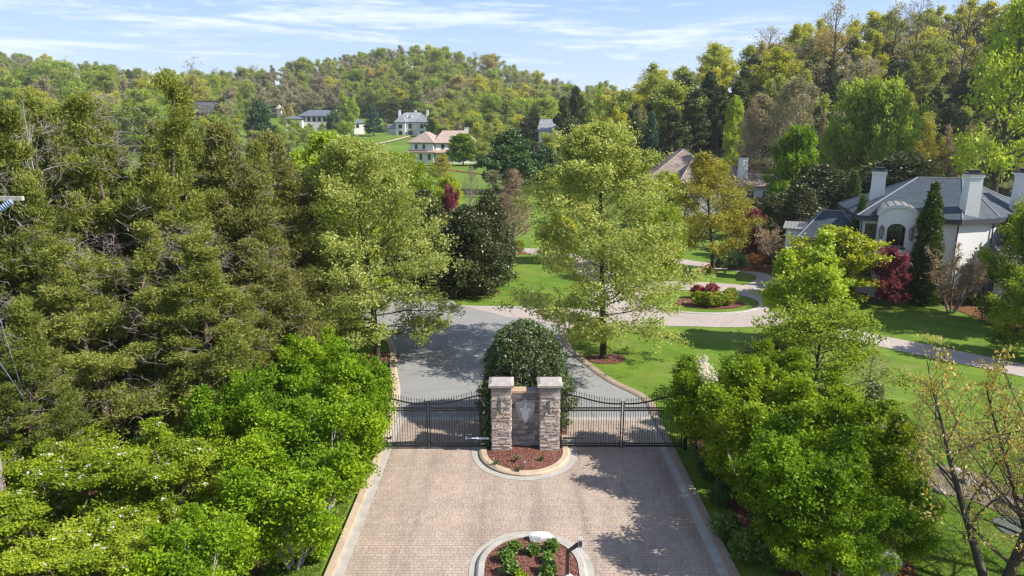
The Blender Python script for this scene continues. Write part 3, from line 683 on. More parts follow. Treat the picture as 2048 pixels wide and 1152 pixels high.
# ------------------------------------------------------------------ gate piers, wall, gates
STONE=[(0,(.36,.285,.25)),(.3,(.50,.42,.375)),(.55,(.60,.525,.48)),(.75,(.55,.47,.39)),(.9,(.52,.36,.25)),(1,(.70,.65,.61))]
M['stone']=tinted('ledge_stone',STONE,.9,18,.5,.02)
M['stone_grey']=tinted('grey_ledge_stone',[(0,(.17,.155,.145)),(.5,(.27,.25,.235)),(1,(.38,.35,.33))],.9,18,.5,.02)
M['mortar']=plain('mortar',(.17,.145,.125),.95,.2,12)
M['cap']=plain('cast_stone_cap',(.36,.318,.295),.85,.25,4)
M['copingtan']=plain('tan_coping',(.42,.30,.20),.8,.15,5)
M['emblem']=plain('carved_grey_stone',(.40,.38,.355),.75,.15,10)
M['emblem_pale']=plain('carved_pale_stone',(.62,.61,.60),.75,.1,10)
M['bronze']=plain('weathered_bronze',(.15,.135,.12),.7,.2,20,.2)
M['lampglass']=plain('seeded_glass',(.34,.31,.27),.15,.1,8,spec=.6)
M['iron']=plain('black_iron',(.026,.026,.029),.45,.3,20,.3)
M['whitemetal']=plain('white_painted_metal',(.62,.66,.74),.4,.05,10)
M['boxgrey']=plain('grey_plastic',(.40,.43,.47),.5,.05,10)
M['brownpaint']=plain('dark_brown_post',(.050,.032,.030),.45,.1,10)
def stonework(b,x0,x1,y0,y1,z0,z1,seed,faces='fblr',prot=(.012,.06),ch=(.055,.13),cw=(.12,.36)):
    r=random.Random(seed)
    for fc in faces:
        along=(x0,x1) if fc in 'fb' else (y0,y1); z=z0
        while z<z1-.03:
            h=min(r.uniform(*ch),z1-z); s=along[0]-r.uniform(0,.1)*0
            while s<along[1]-.02:
                w=min(r.uniform(*cw)*(1 if h>.08 else 1.25),along[1]-s)
                if along[1]-s-w<.07: w=along[1]-s
                p=r.uniform(*prot); g=.006; t=r.random()
                a=(s+g,s+w-g); zz=(z+g,z+h-g)
                if fc=='f': q=(a[0],a[1],y0-p,y0+.02)
                elif fc=='b': q=(a[0],a[1],y1-.02,y1+p)
                elif fc=='l': q=(x0-p,x0+.02,a[0],a[1])
                else: q=(x1-.02,x1+p,a[0],a[1])
                b.box(*q,zz[0],zz[1],t,j=.011,rng=r); s+=w
            z+=h
def lantern(parent,x,y,z):
    """wall lantern on the front face: bracket, tapered glass body, pitched crown"""
    b=MB(); M2=lambda r,zz:[(x+r*math.cos(math.pi/6+k*math.pi/3),y-.17+r*math.sin(math.pi/6+k*math.pi/3),zz) for k in range(6)]
    b.box(x-.05,x+.05,y-.03,y+.03,z-.02,z+.34); b.tube([(x,y,z+.30),(x,y-.09,z+.42),(x,y-.17,z+.41)],.014,6)
    for r0,za,r1,zb in ((.215,z+.20,.10,z+.33),(.10,z+.33,.03,z+.38)):
        p,q=M2(r0,za),M2(r1,zb)
        for k in range(6): b.poly([p[k],p[(k+1)%6],q[(k+1)%6],q[k]])
    b.poly(M2(.215,z+.20)[::-1]); b.tube([(x,y-.17,z+.37),(x,y-.17,z+.46)],[.03,.008],6)
    t,q=M2(.16,z+.20),M2(.085,z-.14)
    for k in range(6): b.tube([t[k],q[k]],.011,5)
    b.prism(M2(.095,0),z-.165,z-.135); b.tube([(x,y-.17,z-.165),(x,y-.17,z-.22)],[.03,.01],6)
    la=b.build('lantern',M['bronze'],parent)
    g=MB(); t,q=M2(.148,z+.195),M2(.078,z-.13)
    for k in range(6): g.poly([q[k],q[(k+1)%6],t[(k+1)%6],t[k]])
    g.build('glass',M['lampglass'],la)
def pier(px,label):
    t=thing('gate_pier',label,'gate pier',(px,27.75,0))
    t['group']='stone piers of the entrance'
    b=MB(); w=.40
    b.box(-w,w,-w+.03,w,-.1,3.06); b.build('core',M['mortar'],t)
    s=MB(); stonework(s,-w,w,-w+.03,w,.1,2.82,int(px*10)+3); s.build('stone_shaft',M['stone'],t)
    k=MB()
    k.box(-w-.035,w+.035,-w-.005,w+.035,2.82,3.04); k.build('neck_band',M['stone_grey'],t)
    c=MB(); o=.54; 
    c.hexa([(-.50,-.50,3.04),(.50,-.50,3.04),(.50,.50,3.04),(-.50,.50,3.04)],[(-o,-o,3.09),(o,-o,3.09),(o,o,3.09),(-o,o,3.09)])
    c.box(-o,o,-o,o,3.0905,3.17)
    c.hexa([(-o,-o,3.171),(o,-o,3.171),(o,o,3.171),(-o,o,3.171)],[(-.40,-.36,3.235),(.40,-.36,3.235),(.40,.36,3.235),(-.40,.36,3.235)])
    c.build('cap',M['cap'],t)
    lantern(t,0,-w+.03-.03,2.08); return t
pier(-.46,'stone gate pier on the left of the shield wall, ivy climbing its side')
pier(1.62,'stone gate pier on the right of the shield wall, with wall lantern')
wl=thing('entrance_wall','low grey stone wall with a carved shield, between the two gate piers','wall',(.58,27.95,0))
b=MB(); b.box(-.64,.64,-.17,.25,-.1,2.62); b.build('core',M['mortar'],wl)
s=MB(); stonework(s,-.63,.63,-.17,.25,.1,2.60,77,'fb',(.012,.06),(.07,.15),(.16,.42)); s.build('stone_face',M['stone_grey'],wl)
c=MB(); c.box(-.63,.10,-.235,.30,2.62,2.74); c.build('coping',M['copingtan'],wl,bevel=.012)
c=MB(); c.box(.105,.63,-.235,.30,2.62,2.73); c.build('coping',M['stone_grey'],wl,bevel=.012)
def shield(s,cz=0):
    hw=[(0,.50),(.14,.425),(.30,.36),(.42,.335)]
    right=[(0,.52),(.12,.44),(.26,.38),(.43,.35),(.43,.20),(.40,.02),(.34,-.16),(.24,-.34),(.12,-.48),(0,-.60)]
    pts=[(x*s,z*s+cz) for x,z in right]; return pts+[(-x,z) for x,z in pts[-2:0:-1]]
e=MB(); e.prism_y(shield(1.0,1.86),-.30,-.16); em=e.build('shield_emblem',M['emblem'],wl,bevel=.012)
# hollowed face: rim then recessed field and pale figure
o_,i_=shield(1.0,1.86),shield(.82,1.86); r_=MB(); n=len(o_)
for k in range(n):
    j=(k+1)%n; A0,A1,B0,B1=o_[k],o_[j],i_[k],i_[j]; m=lambda a,b:(a[0]*.5+b[0]*.5,a[1]*.5+b[1]*.5)
    c0,c1=m(A0,B0),m(A1,B1)
    r_.poly([(A0[0],-.302,A0[1]),(A1[0],-.302,A1[1]),(c1[0],-.345,c1[1]),(c0[0],-.345,c0[1])])
    r_.poly([(c0[0],-.345,c0[1]),(c1[0],-.345,c1[1]),(B1[0],-.303,B1[1]),(B0[0],-.303,B0[1])])
r_.build('rim',M['emblem'],em)
fig=MB()
fig.prism_y([(-.02,1.92),(.10,1.90),(.15,1.78),(.135,1.58),(.06,1.42),(0,1.36),(-.06,1.42),(-.135,1.58),(-.15,1.78),(-.10,1.90)],-.335,-.303)   # body and tail
fig.prism_y([(.05,1.90),(.10,1.99),(.19,2.00),(.24,1.92),(.20,1.82),(.145,1.84)],-.345,-.303)
fig.prism_y([(-.05,1.90),(-.145,1.84),(-.20,1.82),(-.24,1.92),(-.19,2.00),(-.10,1.99)],-.345,-.303)
fig.prism_y([(-.05,1.93),(.06,1.93),(.075,2.04),(.03,2.10),(-.05,2.09),(-.10,2.05),(-.055,2.02)],-.352,-.303)
fig.prism_y([(-.045,2.105),(.05,2.112),(.10,2.19),(.02,2.22),(-.02,2.17)],-.342,-.303)
fig.build('carved_bird',M['emblem_pale'],em)

# gates
GY=27.75
def gate_leaf(xa,xb,hinge_left,label):
    """xa..xb, tall end at the hinge side"""
    t=thing('gate_leaf',label,'gate',(0,GY,0)); w=xb-xa
    def top(x):
        u=(x-xa)/w; u=u if hinge_left else 1-u     # 0 at the hinge
        return 2.16+.42*(1-ss(u,.02,.92))**1.15
    top=lambda x,f=top: float(f(x))
    fr=MB(); q=.05
    for x in (xa+q/2,xb-q/2):
        hp=top(x)+(.10 if abs(x-(xb if hinge_left else xa))<.2 else .02); fr.box(x-q/2,x+q/2,-q/2,q/2,.06,hp)
    for z0,z1 in ((.12,.20),(.26,.30),(1.80,1.85),(1.92,1.97)): fr.box(xa+q,xb-q,-.018,.018,z0,z1)
    L=[(x,0,top(x)) for x in np.linspace(xa+q,xb-q,15)]
    for a,b_ in zip(L[:-1],L[1:]):
        fr.hexa([(a[0],-.022,a[2]-.055),(b_[0],-.022,b_[2]-.055),(b_[0],.022,b_[2]-.055),(a[0],.022,a[2]-.055)],
                [(a[0],-.022,a[2]),(b_[0],-.022,b_[2]),(b_[0],.022,b_[2]),(a[0],.022,a[2])])
    fr.build('frame',M['iron'],t)
    pk=MB(); n=int(w/.108); 
    for k in range(1,n):
        x=xa+w*k/n; h=top(x)+.13; pk.box(x-.0095,x+.0095,-.0095,.0095,.20,h)
        pk.hexa([(x-.02,-.02,h),(x+.02,-.02,h),(x+.02,.02,h),(x-.02,.02,h)],[(x-.002,-.002,h+.12),(x+.002,-.002,h+.12),(x+.002,.002,h+.12),(x-.002,.002,h+.12)])
        xm=x+w/n/2
        if k<n-1: pk.tube([(xm-.03,0,1.885),(xm,0,1.91),(xm+.03,0,1.885),(xm,0,1.86),(xm-.03,0,1.885)],.008,4,cap=False)
    pk.build('pickets',M['iron'],t); return t
gate_leaf(-3.62,-.98,False,'black iron gate leaf left of the stone piers, hung on the left pier')
gate_leaf(-6.26,-3.68,True,'leftmost black iron gate leaf, half hidden by bright green tree')
gate_leaf(2.14,4.78,True,'black iron gate leaf right of the stone piers, hung on the right pier')
gate_leaf(4.84,7.48,False,'rightmost black iron gate leaf, half hidden by green tree')
for x,nm in ((-6.42,'leftmost'),(7.62,'rightmost')):
    t=thing('gate_post',f'{nm} square iron hinge post of the gates, behind foliage','post',(x,GY,0)); b=MB(); b.box(-.07,.07,-.07,.07,0,2.75); b.build('shaft',M['iron'],t); b=MB(); b.lathe((0,0,2.75),[(.09,0),(.09,.03),(.03,.06),(.055,.12),(.0,.17)],10); b.build('finial',M['iron'],t)
def opener(x0,x1,y,mat,label):
    t=thing('gate_opener',label,'gate opener',(0,y,0)); b=MB(); s=1 if x1>x0 else -1
    b.tube([(x0,0,.62),(x0+s*.55,0,.62)],.05,8); b.build('motor_tube',M[mat],t)
    b=MB(); b.tube([(x0+s*.55,0,.62),(x1,0,.62)],.024,8); b.box(x1-.03,x1+.03,-.02,.14,.57,.67); b.build('push_rod',M['iron'] if mat=='iron' else M['whitemetal'],t)
opener(-1.0,-2.0,GY-.22,'whitemetal','pale blue grey gate opener arm at the foot of left gate')
opener(2.2,3.05,GY-.22,'iron','black gate opener arm low beside the right pier')
opener(-5.9,-5.3,GY-.22,'iron','black gate opener arm at the far left gate leaf')

# small things on the islands
def rock(x,y,sx,sy,sz,seed,mat,name,label,rz=0,group=None,z=.12):
    bm=bmesh.new(); bmesh.ops.create_icosphere(bm,subdivisions=4,radius=1); rg=np.random.default_rng(seed); K=[(nrm(rg.normal(0,1,3)),rg.uniform(.7,.95)) for _ in range(16)]
    for v in bm.verts:
        p=np.array(v.co)
        for n_,d in K:
            e=p@n_-d
            if e>0: p=p-n_*e*.9
        p+=np.sin(p*9+seed)*.025+np.sin(p[::-1]*21)*.012; v.co=Vector((p[0]*sx,p[1]*sy,p[2]*sz))
    me=bpy.data.meshes.new(name); bm.to_mesh(me); bm.free(); me.materials.append(mat)
    o=ob(name,me); o.location=(x,y,z+sz*.35); o.rotation_euler=(0,0,rz); tag(o,label,'rock',group); return o
M['white_rock']=plain('white_quartz',(.62,.60,.58),.8,.18,7,bump=.6,bd=.05)
M['grey_rock']=plain('weathered_limestone',(.32,.28,.24),.9,.25,4,bump=.6,bd=.05)
rock(.95,20.72,.46,.22,.22,4,M['white_rock'],'boulder','white quartz boulder lying at the top edge of the lower mulch island',.05)
rock(1.72,18.6,.2,.16,.14,6,M['white_rock'],'boulder','small white stone beside the foot of the keypad post')
def shrub(x,y,s,seed,label,mat='shrub',cat='shrub',name='shrub',group='small shrubs planted on the lower mulch island',cnt=260,per=7):
    A,D,S,rng=shell(seed,s*1.5,s,[(0,.6),(.35,1),(.75,.85),(1,.3)],cnt,inner=.3,lump=.35,nl=14,z0=.02)
    t=thing(name,label,cat,(x,y,.14),0,group)
    ob('foliage',crown('foliage',M[mat],leaves(rng,A,D,S,per,.11,.055,.05,up=.5,along=.4)),t)
    T=Tubes()
    for k in range(9):
        w=k*.7; T.add(np.array([[0,0,-.05],[math.cos(w)*s*.3,math.sin(w)*s*.3,s*.6],[math.cos(w)*s*.6,math.sin(w)*s*.6,s*1.15]]),.012,.005,4)
    ob('stems',T.mesh('stems',M['bark']),t); return t
for k,(u,v,s,la) in enumerate(((1027,1094,.25,'small green shrub at the upper left of the lower island'),(1013,1112,.28,'green shrub second in the left row of the lower island'),(1022,1138,.34,'broad green shrub nearest the camera in the left row'),
    (1065,1098,.26,'low green shrub just left below the white boulder'),(1104,1092,.30,'green shrub just right of the white boulder'),(1095,1116,.24,'small green shrub in the middle of the right row'),(1097,1142,.36,'green shrub nearest the camera left of the keypad post'))):
    x,y=gnd(u,v+8,.15); shrub(x,y,s*.74,200+k,la,cnt=150)
x,y=gnd(1040,1160,.15); shrub(x,y,.14,219,'tiny yellowish shrub cut by the bottom edge of the photo','bright_r',cnt=120)
for k,(u,v,la) in enumerate(((1033,922,'leafless dark seedling in the middle of the mulch bed under the shield'),(1036,942,'dwarf dark seedling at the front of the mulch bed under the shield'),(1082,920,'thin dark seedling on the right of the mulch bed under the shield'),(992,928,'thin dark seedling on the left of the mulch bed under the shield'))):
    x,y=gnd(u,v,.15); shrub(x,y,.12 if k else .17,230+k,la,'deep','plant','seedling','withered seedlings in the mulch bed under the shield',12,3)
t=thing('plant_marker','thin white plant stake standing in the mulch below the shield','stake',(*gnd(1050,933,.15),.12)); b=MB(); b.box(-.012,.012,-.006,.006,-.05,.26); b.build('stake',M['cap'],t); b=MB(); b.box(-.03,.03,-.012,-.0065,.2,.28); b.build('name_tag',M['whitemetal'],t)
# keypad post
kx,ky=gnd(1134,1158,.12)
t=thing('keypad_post','dark brown gooseneck post with a pale keypad box, on the lower island','keypad post',(kx,ky,.1))
b=MB(); b.box(-.05,.05,-.05,.05,-.1,1.02); b.hexa([(-.05,-.05,.98),(.05,-.05,.98),(.05,.05,.98),(-.05,.05,.98)],[(.30,-.05,1.28),(.36,-.05,1.20),(.36,.05,1.20),(.30,.05,1.28)])
b.build('post',M['brownpaint'],t)
b=MB(); b.box(-.12,.12,-.12,.12,-.02,.02); b.build('base_plate',M['whitemetal'],t)
b=MB(); b.box(.31,.45,-.09,.07,1.16,1.42); kb=b.build('keypad_box',M['boxgrey'],t,bevel=.012)
b=MB(); b.box(.30,.47,-.12,.10,1.422,1.45); b.build('rain_hood',M['conc'],kb)
b=MB(); b.box(.335,.425,-.097,-.0905,1.22,1.38); b.build('key_panel',M['brownpaint'],kb)
# low flanking walls under the trees
def flank(u,v,label,seed,wx,wy,h,rz):
    x,y=gnd(u,v,h); t=thing('stone_pillar',label,'pillar',(x,y,0),rz)
    b=MB(); b.box(-wx,wx,-wy,wy,-.1,h-.12); b.build('core',M['mortar'],t)
    s=MB(); stonework(s,-wx,wx,-wy,wy,0,h-.13,seed,prot=(.008,.035)); s.build('stone_shaft',M['stone_grey'],t)
    c=MB(); c.box(-wx-.1,wx+.1,-wy-.1,wy+.1,h-.12,h); c.build('cap',M['emblem'],t,bevel=.02)
    return t
flank(385,1112,'grey stone pillar with flat cap under the bright green tree at the lower left',301,.42,.40,1.75,.05)
flank(1757,1104,'grey stone pillar with flat cap under the green tree at the lower right',302,.38,.38,1.6,-.1)
def curved_wall(pts,h,label,seed):
    t=thing('curved_wall',label,'wall',(0,0,0)); b=MB(); s=MB(); r=random.Random(seed)
    for (a,c) in zip(pts[:-1],pts[1:]):
        a=Vector((*a,0)); c=Vector((*c,0)); d=(c-a); L=d.length; Mx=Matrix.Translation(a)@Matrix.Rotation(math.atan2(d.y,d.x),4,'Z')
        z=0
        while z<h-.05:
            hh=r.uniform(.09,.16); x=0
            while x<L-.02:
                w=min(r.uniform(.18,.4),L-x); b.box(x+.005,x+w-.005,-.2-r.uniform(0,.03),.2+r.uniform(0,.03),z+.005,min(z+hh,h)-.005,r.random(),M=Mx,j=.01,rng=r); x+=w
            z+=hh
        s.box(-.02,L+.02,-.27,.27,h,h+.09,M=Mx)
    b.build('stone_face',M['stone_grey'],t); s.build('coping',M['stone_grey'],t); return t
x,y=gnd(1757,1104,1.6)
curved_wall([(x+.1,y-.5),(x+.6,y-1.3),(x+1.3,y-2.1),(x+2.2,y-2.7)],1.0,'low curved stone wall falling away from the lower right pillar',9)
x,y=gnd(385,1112,1.75)
curved_wall([(x+.1,y-.4),(x+.5,y-1.2),(x+1.1,y-2.0)],1.05,'low curved stone wall falling away from the lower left pillar',10)
for k,(u,v,s,la) in enumerate(((1905,945,.6,'large tan boulder left of the bare creekside tree'),(1935,965,.5,'grey boulder behind the bare creekside tree trunk'),(1968,985,.45,'grey boulder on the creek bank right of the bare tree'),(1880,985,.35,'small tan boulder on the dirt patch near the creek'),(2010,1005,.5,'grey boulder at the right edge above the creek'))):
    x,y=gnd(u,v); rock(x,y,s*.65,s*.5,s*.36,50+k,M['grey_rock'],'boulder',la,k*.8,z=0)
# utility pole at the left edge
ut=thing('utility_pole','weathered utility pole with crossarm at the left edge of the photo','utility pole',(-17.3,21.0,0))
b=MB(); b.tube([(0,0,-.2),(0,0,13.2)],[.15,.11],10); b.build('pole',M['deadwood'],ut)
b=MB(); ax,ay,az=at_y(22,397,20.6); b.box(-.9,at_y(44,397,20.6)[0]+17.3,-.42,-.30,az-.06,az+.06); ca=b.build('crossarm',M['bark_pale'],ut)
M['insul']=plain('grey_blue_porcelain',(.22,.28,.42),.3,.1,10,spec=.6)
b=MB(); ix,iy,iz=at_y(22,402,20.55)
P0=Vector((ix+17.3+.03,-.45,az-.07)); dv=Vector((-.75,-.25,-.55)).normalized()
for k in range(7):
    c0=P0+dv*(.07*k); b.tube([c0,c0+dv*.035,c0+dv*.05],[.055,.095,.05],12)
b.build('insulator',M['insul'],ca)
for k,(a,c_) in enumerate((((-15.6,20.6,10.2),(-14.6,20.9,6.4)),((-15.2,20.6,9.0),(-14.1,20.9,6.2)))):
    b=MB(); a=Vector(at_y(*((2,645,20.6),(-4,720,20.6))[k])); c_=Vector(at_y(*((38,760,20.6),(44,790,20.6))[k])); b.tube([a+(a-c_)*.6,(a+c_)/2,c_,Vector(at_y((66,70)[k],(860,880)[k],26))],.007,5); o=b.build('utility_cable',M['insul']); tag(o,('grey cable slanting down the left edge, upper of the pair','grey cable slanting down the left edge, lower of the pair')[k],'cable','cables at the left edge')
# ------------------------------------------------------------------ houses
M['stucco']=plain('white_stucco',(.70,.69,.665),.9,.04,.8,bump=.04,bd=.004)
M['stucco_grey']=plain('grey_white_stucco',(.62,.61,.59),.9,.04,.8,bump=.04,bd=.004)
M['slate']=shingle('grey_slate',(.030,.045,.060),(.050,.069,.088),.19,.34,(.05,.055,.065))
M['slate_blue']=shingle('blue_grey_shingles',(.105,.125,.165),(.15,.17,.215),.3,.6,(.06,.07,.09))
M['slate_pale']=shingle('pale_grey_slate',(.25,.27,.285),(.31,.33,.345),.3,.6,(.15,.16,.17))
M['tiles_tan']=shingle('tan_roof_tiles',(.335,.25,.205),(.40,.305,.25),.35,.5,(.27,.19,.16))
M['tiles_brown']=shingle('brown_wood_shakes',(.23,.165,.14),(.33,.25,.215),.28,.5,(.11,.08,.07))
M['metalroof']=plain('weathered_zinc',(.36,.33,.28),.4,.12,2,.5)
M['gutterdark']=plain('dark_bronze_eaves',(.055,.052,.060),.5,.1,5)
M['frame_d']=plain('dark_window_frame',(.030,.030,.034),.5,.1,8)
M['frame_w']=plain('white_window_frame',(.62,.62,.60),.6,.05,8)
M['ridge']=plain('ridge_cap',(.20,.215,.235),.7,.1,4)
M['ridgetan']=plain('tan_ridge_cap',(.46,.37,.32),.8,.1,4)
M['rust_roof']=plain('copper_skirt_roof',(.36,.235,.18),.6,.1,3)
def glass_mat():
    m,nt,n,l=mat_new('window_glass'); co=coord(nt)
    princ(nt,ramp(nt,noise(nt,co,.8,2),[(.3,(.018,.022,.03)),(.7,(.06,.07,.085))]),.08,None,spec=.8); return m
M['glass']=glass_mat()
M['weathered']=shingle('weathered_dark_boards',(.060,.058,.068),(.10,.095,.105),.45,3.0,(.02,.02,.02))

def roof_poly(parent,name,faces,mat,thick=.12):
    """faces: list of top polygons; gives the slopes a thickness"""
    b=MB()
    for f in faces:
        b.poly(f); b.poly([(p[0],p[1],p[2]-thick) for p in f][::-1])
        n=len(f)
        for k in range(n):
            a,c=f[k],f[(k+1)%n]; b.poly([(a[0],a[1],a[2]-thick),(c[0],c[1],c[2]-thick),c,a])
    return b.build(name,mat,parent)
def ridge(parent,segs,mat,r=.07):
    b=MB()
    for a,c in segs: b.tube([(a[0],a[1],a[2]+.02),(c[0],c[1],c[2]+.02)],r,6)
    return b.build('ridge_cap',mat,parent)
def face_mx(a,c):
    """matrix mapping (along, out, up) of the wall a->c (seen from outside a is on the left)"""
    a=Vector((*a,0)); c=Vector((*c,0)); d=(c-a).normalized(); out=Vector((d.y,-d.x,0))
    m=Matrix(((d.x,out.x,0,a.x),(d.y,out.y,0,a.y),(0,0,1,0),(0,0,0,1))); return m
def window(parent,mx,x,z,w,h,frame='frame_d',arch=False,cols=2,rows=3,fw=.07,trim=None,name='window'):
    if arch:
        prof=[(-w/2,0)]+[(w/2,0)]+[(w/2*math.cos(k*math.pi/10),h-w/2*.62+w/2*.62*math.sin(k*math.pi/10)) for k in range(11)]
    else: prof=[(-w/2,0),(w/2,0),(w/2,h),(-w/2,h)]
    tf=lambda p,o: tuple(mx@Vector((x+p[0],o,z+p[1])))
    b=MB(); n=len(prof); cz=h/2
    inn=[(p[0]*(1-2*fw/w),cz+(p[1]-cz)*(1-2*fw/h)) for p in prof]
    for k in range(n):
        j=(k+1)%n
        b.poly([tf(prof[k],.06),tf(prof[j],.06),tf(inn[j],.06),tf(inn[k],.06)])
        b.poly([tf(prof[k],-.02),tf(prof[j],-.02),tf(prof[j],.06),tf(prof[k],.06)])
        b.poly([tf(inn[j],-.02),tf(inn[k],-.02),tf(inn[k],.06),tf(inn[j],.06)])
    mw=.022*max(1,w/1.2)
    def bar(x0,x1,z0,z1): b.hexa([tf((x0,z0),.02),tf((x1,z0),.02),tf((x1,z0),.045),tf((x0,z0),.045)],[tf((x0,z1),.02),tf((x1,z1),.02),tf((x1,z1),.045),tf((x0,z1),.045)])
    for k in range(1,cols): xx=-w/2+w*k/cols; bar(xx-mw,xx+mw,fw,h-fw)
    for k in range(1,rows): zz=h*k/rows; bar(-w/2+fw,w/2-fw,zz-mw,zz+mw)
    f=b.build(name,M[frame],parent)
    g=MB(); g.poly([tf(p,.012) for p in inn]); g.build('pane',M['glass'],f)
    if trim:
        s=MB(); q=.12
        s.hexa([tf((-w/2-q,-.12),0),tf((w/2+q,-.12),0),tf((w/2+q,-.12),.14),tf((-w/2-q,-.12),.14)],[tf((-w/2-q,-.004),0),tf((w/2+q,-.004),0),tf((w/2+q,-.004),.14),tf((-w/2-q,-.004),.14)])
        s.build('sill',M[trim],f)
    return f
def chimney(parent,x,y,z0,z1,w=.5,d=.45,rz=0,mat='stucco'):
    Mx=Matrix.Translation((x,y,0))@Matrix.Rotation(rz,4,'Z'); b=MB()
    b.hexa(*[[tuple(Mx@Vector((sx*w*f,sy*d*f,z))) for sx,sy in ((-1,-1),(1,-1),(1,1),(-1,1))] for f,z in ((1.12,z0),(1.0,z1-.9))])
    b.box(-w,w,-d,d,z1-.899,z1-.38,M=Mx); b.box(-w*1.12,w*1.12,-d*1.12,d*1.12,z1-.379,z1-.12,M=Mx)
    o=b.build('chimney',M[mat],parent)
    c=MB(); c.box(-w*1.2,w*1.2,-d*1.2,d*1.2,z1-.119,z1-.02,M=Mx); c.box(-w*.6,w*.6,-d*.6,d*.6,z1-.019,z1+.16,M=Mx); c.box(-w*.75,w*.75,-d*.75,d*.75,z1+.161,z1+.22,M=Mx)
    c.build('chimney_cap',M['gutterdark'],o); return o
def walls(parent,P,z0,z1,mat,name='wall'):
    b=MB(); b.prism(P,z0,z1); return b.build(name,M[mat],parent)
def off_poly(P,d):
    n=len(P); out=[]
    for k in range(n):
        a=np.array(P[k-1]);b_=np.array(P[k]);c=np.array(P[(k+1)%n])
        d1=(b_-a)/np.linalg.norm(b_-a); d2=(c-b_)/np.linalg.norm(c-b_)
        n1=np.array([d1[1],-d1[0]]); n2=np.array([d2[1],-d2[0]]); m=n1+n2; m=m/(1+n1@n2); out.append(tuple(b_+m*d))
    return out
def hip(parent,P,ze,zr,mat,over=.5,inset=None,ridgemat=None,eave=True,flat=0):
    """hip roof over a 4-sided footprint (counterclockwise, first edge = front)"""
    E=off_poly(P,over); L=[np.array(p) for p in E]
    w=np.linalg.norm(L[1]-L[0]); d=np.linalg.norm(L[2]-L[1])
    if w>=d:
        i=(inset if inset is not None else d/2)/w; a=(L[0]+L[3])/2; c=(L[1]+L[2])/2; r0=a+(c-a)*i; r1=c+(a-c)*i
        r0=(*r0,zr); r1=(*r1,zr); e=[(*p,ze) for p in E]
        fs=[[e[0],e[1],r1,r0],[e[1],e[2],r1],[e[2],e[3],r0,r1],[e[3],e[0],r0]]; sg=[(r0,r1),(e[0],r0),(e[1],r1),(e[2],r1),(e[3],r0)]
    else:
        i=(inset if inset is not None else w/2)/d; a=(L[0]+L[1])/2; c=(L[2]+L[3])/2; r0=a+(c-a)*i; r1=c+(a-c)*i
        r0=(*r0,zr); r1=(*r1,zr); e=[(*p,ze) for p in E]
        fs=[[e[0],e[1],r0],[e[1],e[2],r1,r0],[e[2],e[3],r1],[e[3],e[0],r0,r1]]; sg=[(r0,r1),(e[0],r0),(e[1],r0),(e[2],r1),(e[3],r1)]
    o=roof_poly(parent,'roof',fs,M[mat],.14); ridge(o,sg,M[ridgemat or 'ridge'])
    if eave:
        b=MB(); I=off_poly(P,over-.02); J=off_poly(P,over-.12)
        for k in range(4):
            j=(k+1)%4; b.hexa([(*I[k],ze-.34),(*I[j],ze-.34),(*J[j],ze-.34),(*J[k],ze-.34)],[(*I[k],ze-.145),(*I[j],ze-.145),(*J[j],ze-.145),(*J[k],ze-.145)])
        b.build('eaves',M['gutterdark'],o)
    return o
def rect(cx,cy,w,d,rz):
    c,s=math.cos(rz),math.sin(rz); return [(cx+x*c-y*s,cy+x*s+y*c) for x,y in ((-w/2,-d/2),(w/2,-d/2),(w/2,d/2),(-w/2,d/2))]

# ---- the white villa at the right
V=thing('villa','white stucco two storey villa with grey slate roof and arched balcony, at the right','house',(0,0,0))
A_,B_,C_,D_,E_=(29.6,57.6),(35.9,54.7),(39.5,55.8),(46,61),(40,68); F_=(32.2,66.5)
P=[A_,B_,C_,D_,E_,F_]; ZE=6.75
walls(V,P,-.2,ZE-.02,'stucco')
E=off_poly(P,.45); e=[(*p,ZE) for p in E]; r0=(36.2,61.6,9.6); r1=(39.45,60.4,9.6)
rf=roof_poly(V,'roof',[[e[0],e[1],r1],[e[0],r1,r0],[e[1],e[2],r1],[e[2],e[3],r1],[e[3],e[4],r0],[e[3],r0,r1],[e[4],e[5],r0],[e[5],e[0],r0]],M['slate'],.14)
ridge(rf,[(r0,r1),(e[0],r0),(e[1],r1),(e[2],r1),(e[3],r1),(e[5],r0)],M['ridge'],.06)
b=MB(); I=off_poly(P,.44); J=off_poly(P,.30); K=off_poly(P,.02)
for k in range(6):
    j=(k+1)%6; b.hexa([(*I[k],ZE-.42),(*I[j],ZE-.42),(*J[j],ZE-.42),(*J[k],ZE-.42)],[(*I[k],ZE-.145),(*I[j],ZE-.145),(*J[j],ZE-.145),(*J[k],ZE-.145)])
    b.poly([(*J[k],ZE-.30),(*J[j],ZE-.30),(*K[j],ZE-.30),(*K[k],ZE-.30)])
b.build('eaves',M['gutterdark'],rf)
mx=face_mx(A_,B_)
window(V,mx,.75,4.3,.85,1.75,trim='stucco'); window(V,mx,5.35,4.15,1.05,1.8,trim='stucco'); window(V,mx,.75,.9,.85,1.9); window(V,mx,5.35,.9,1.1,2.0)
mx2=face_mx(B_,C_); window(V,mx2,1.7,.9,1.1,2.0)
# entrance bay with barrel roof
d=np.array(B_)-np.array(A_); d/=np.linalg.norm(d); nn=np.array([d[1],-d[0]])
bc=np.array(A_)+d*2.55; hw=1.36; pr=1.35
bay=[tuple(bc-d*hw+nn*pr),tuple(bc+d*hw+nn*pr),tuple(bc+d*hw-nn*.3),tuple(bc-d*hw-nn*.3)]
bx=face_mx(bay[0],bay[1]); tf=lambda x,o,z: tuple(bx@Vector((x,o,z)))
W=2*hw; zs=6.95; rise=.78
arc=lambda rad,cz,n=14,s=1.0:[(hw+rad*math.cos(k*math.pi/n),cz+rad*s*math.sin(k*math.pi/n)) for k in range(n+1)]
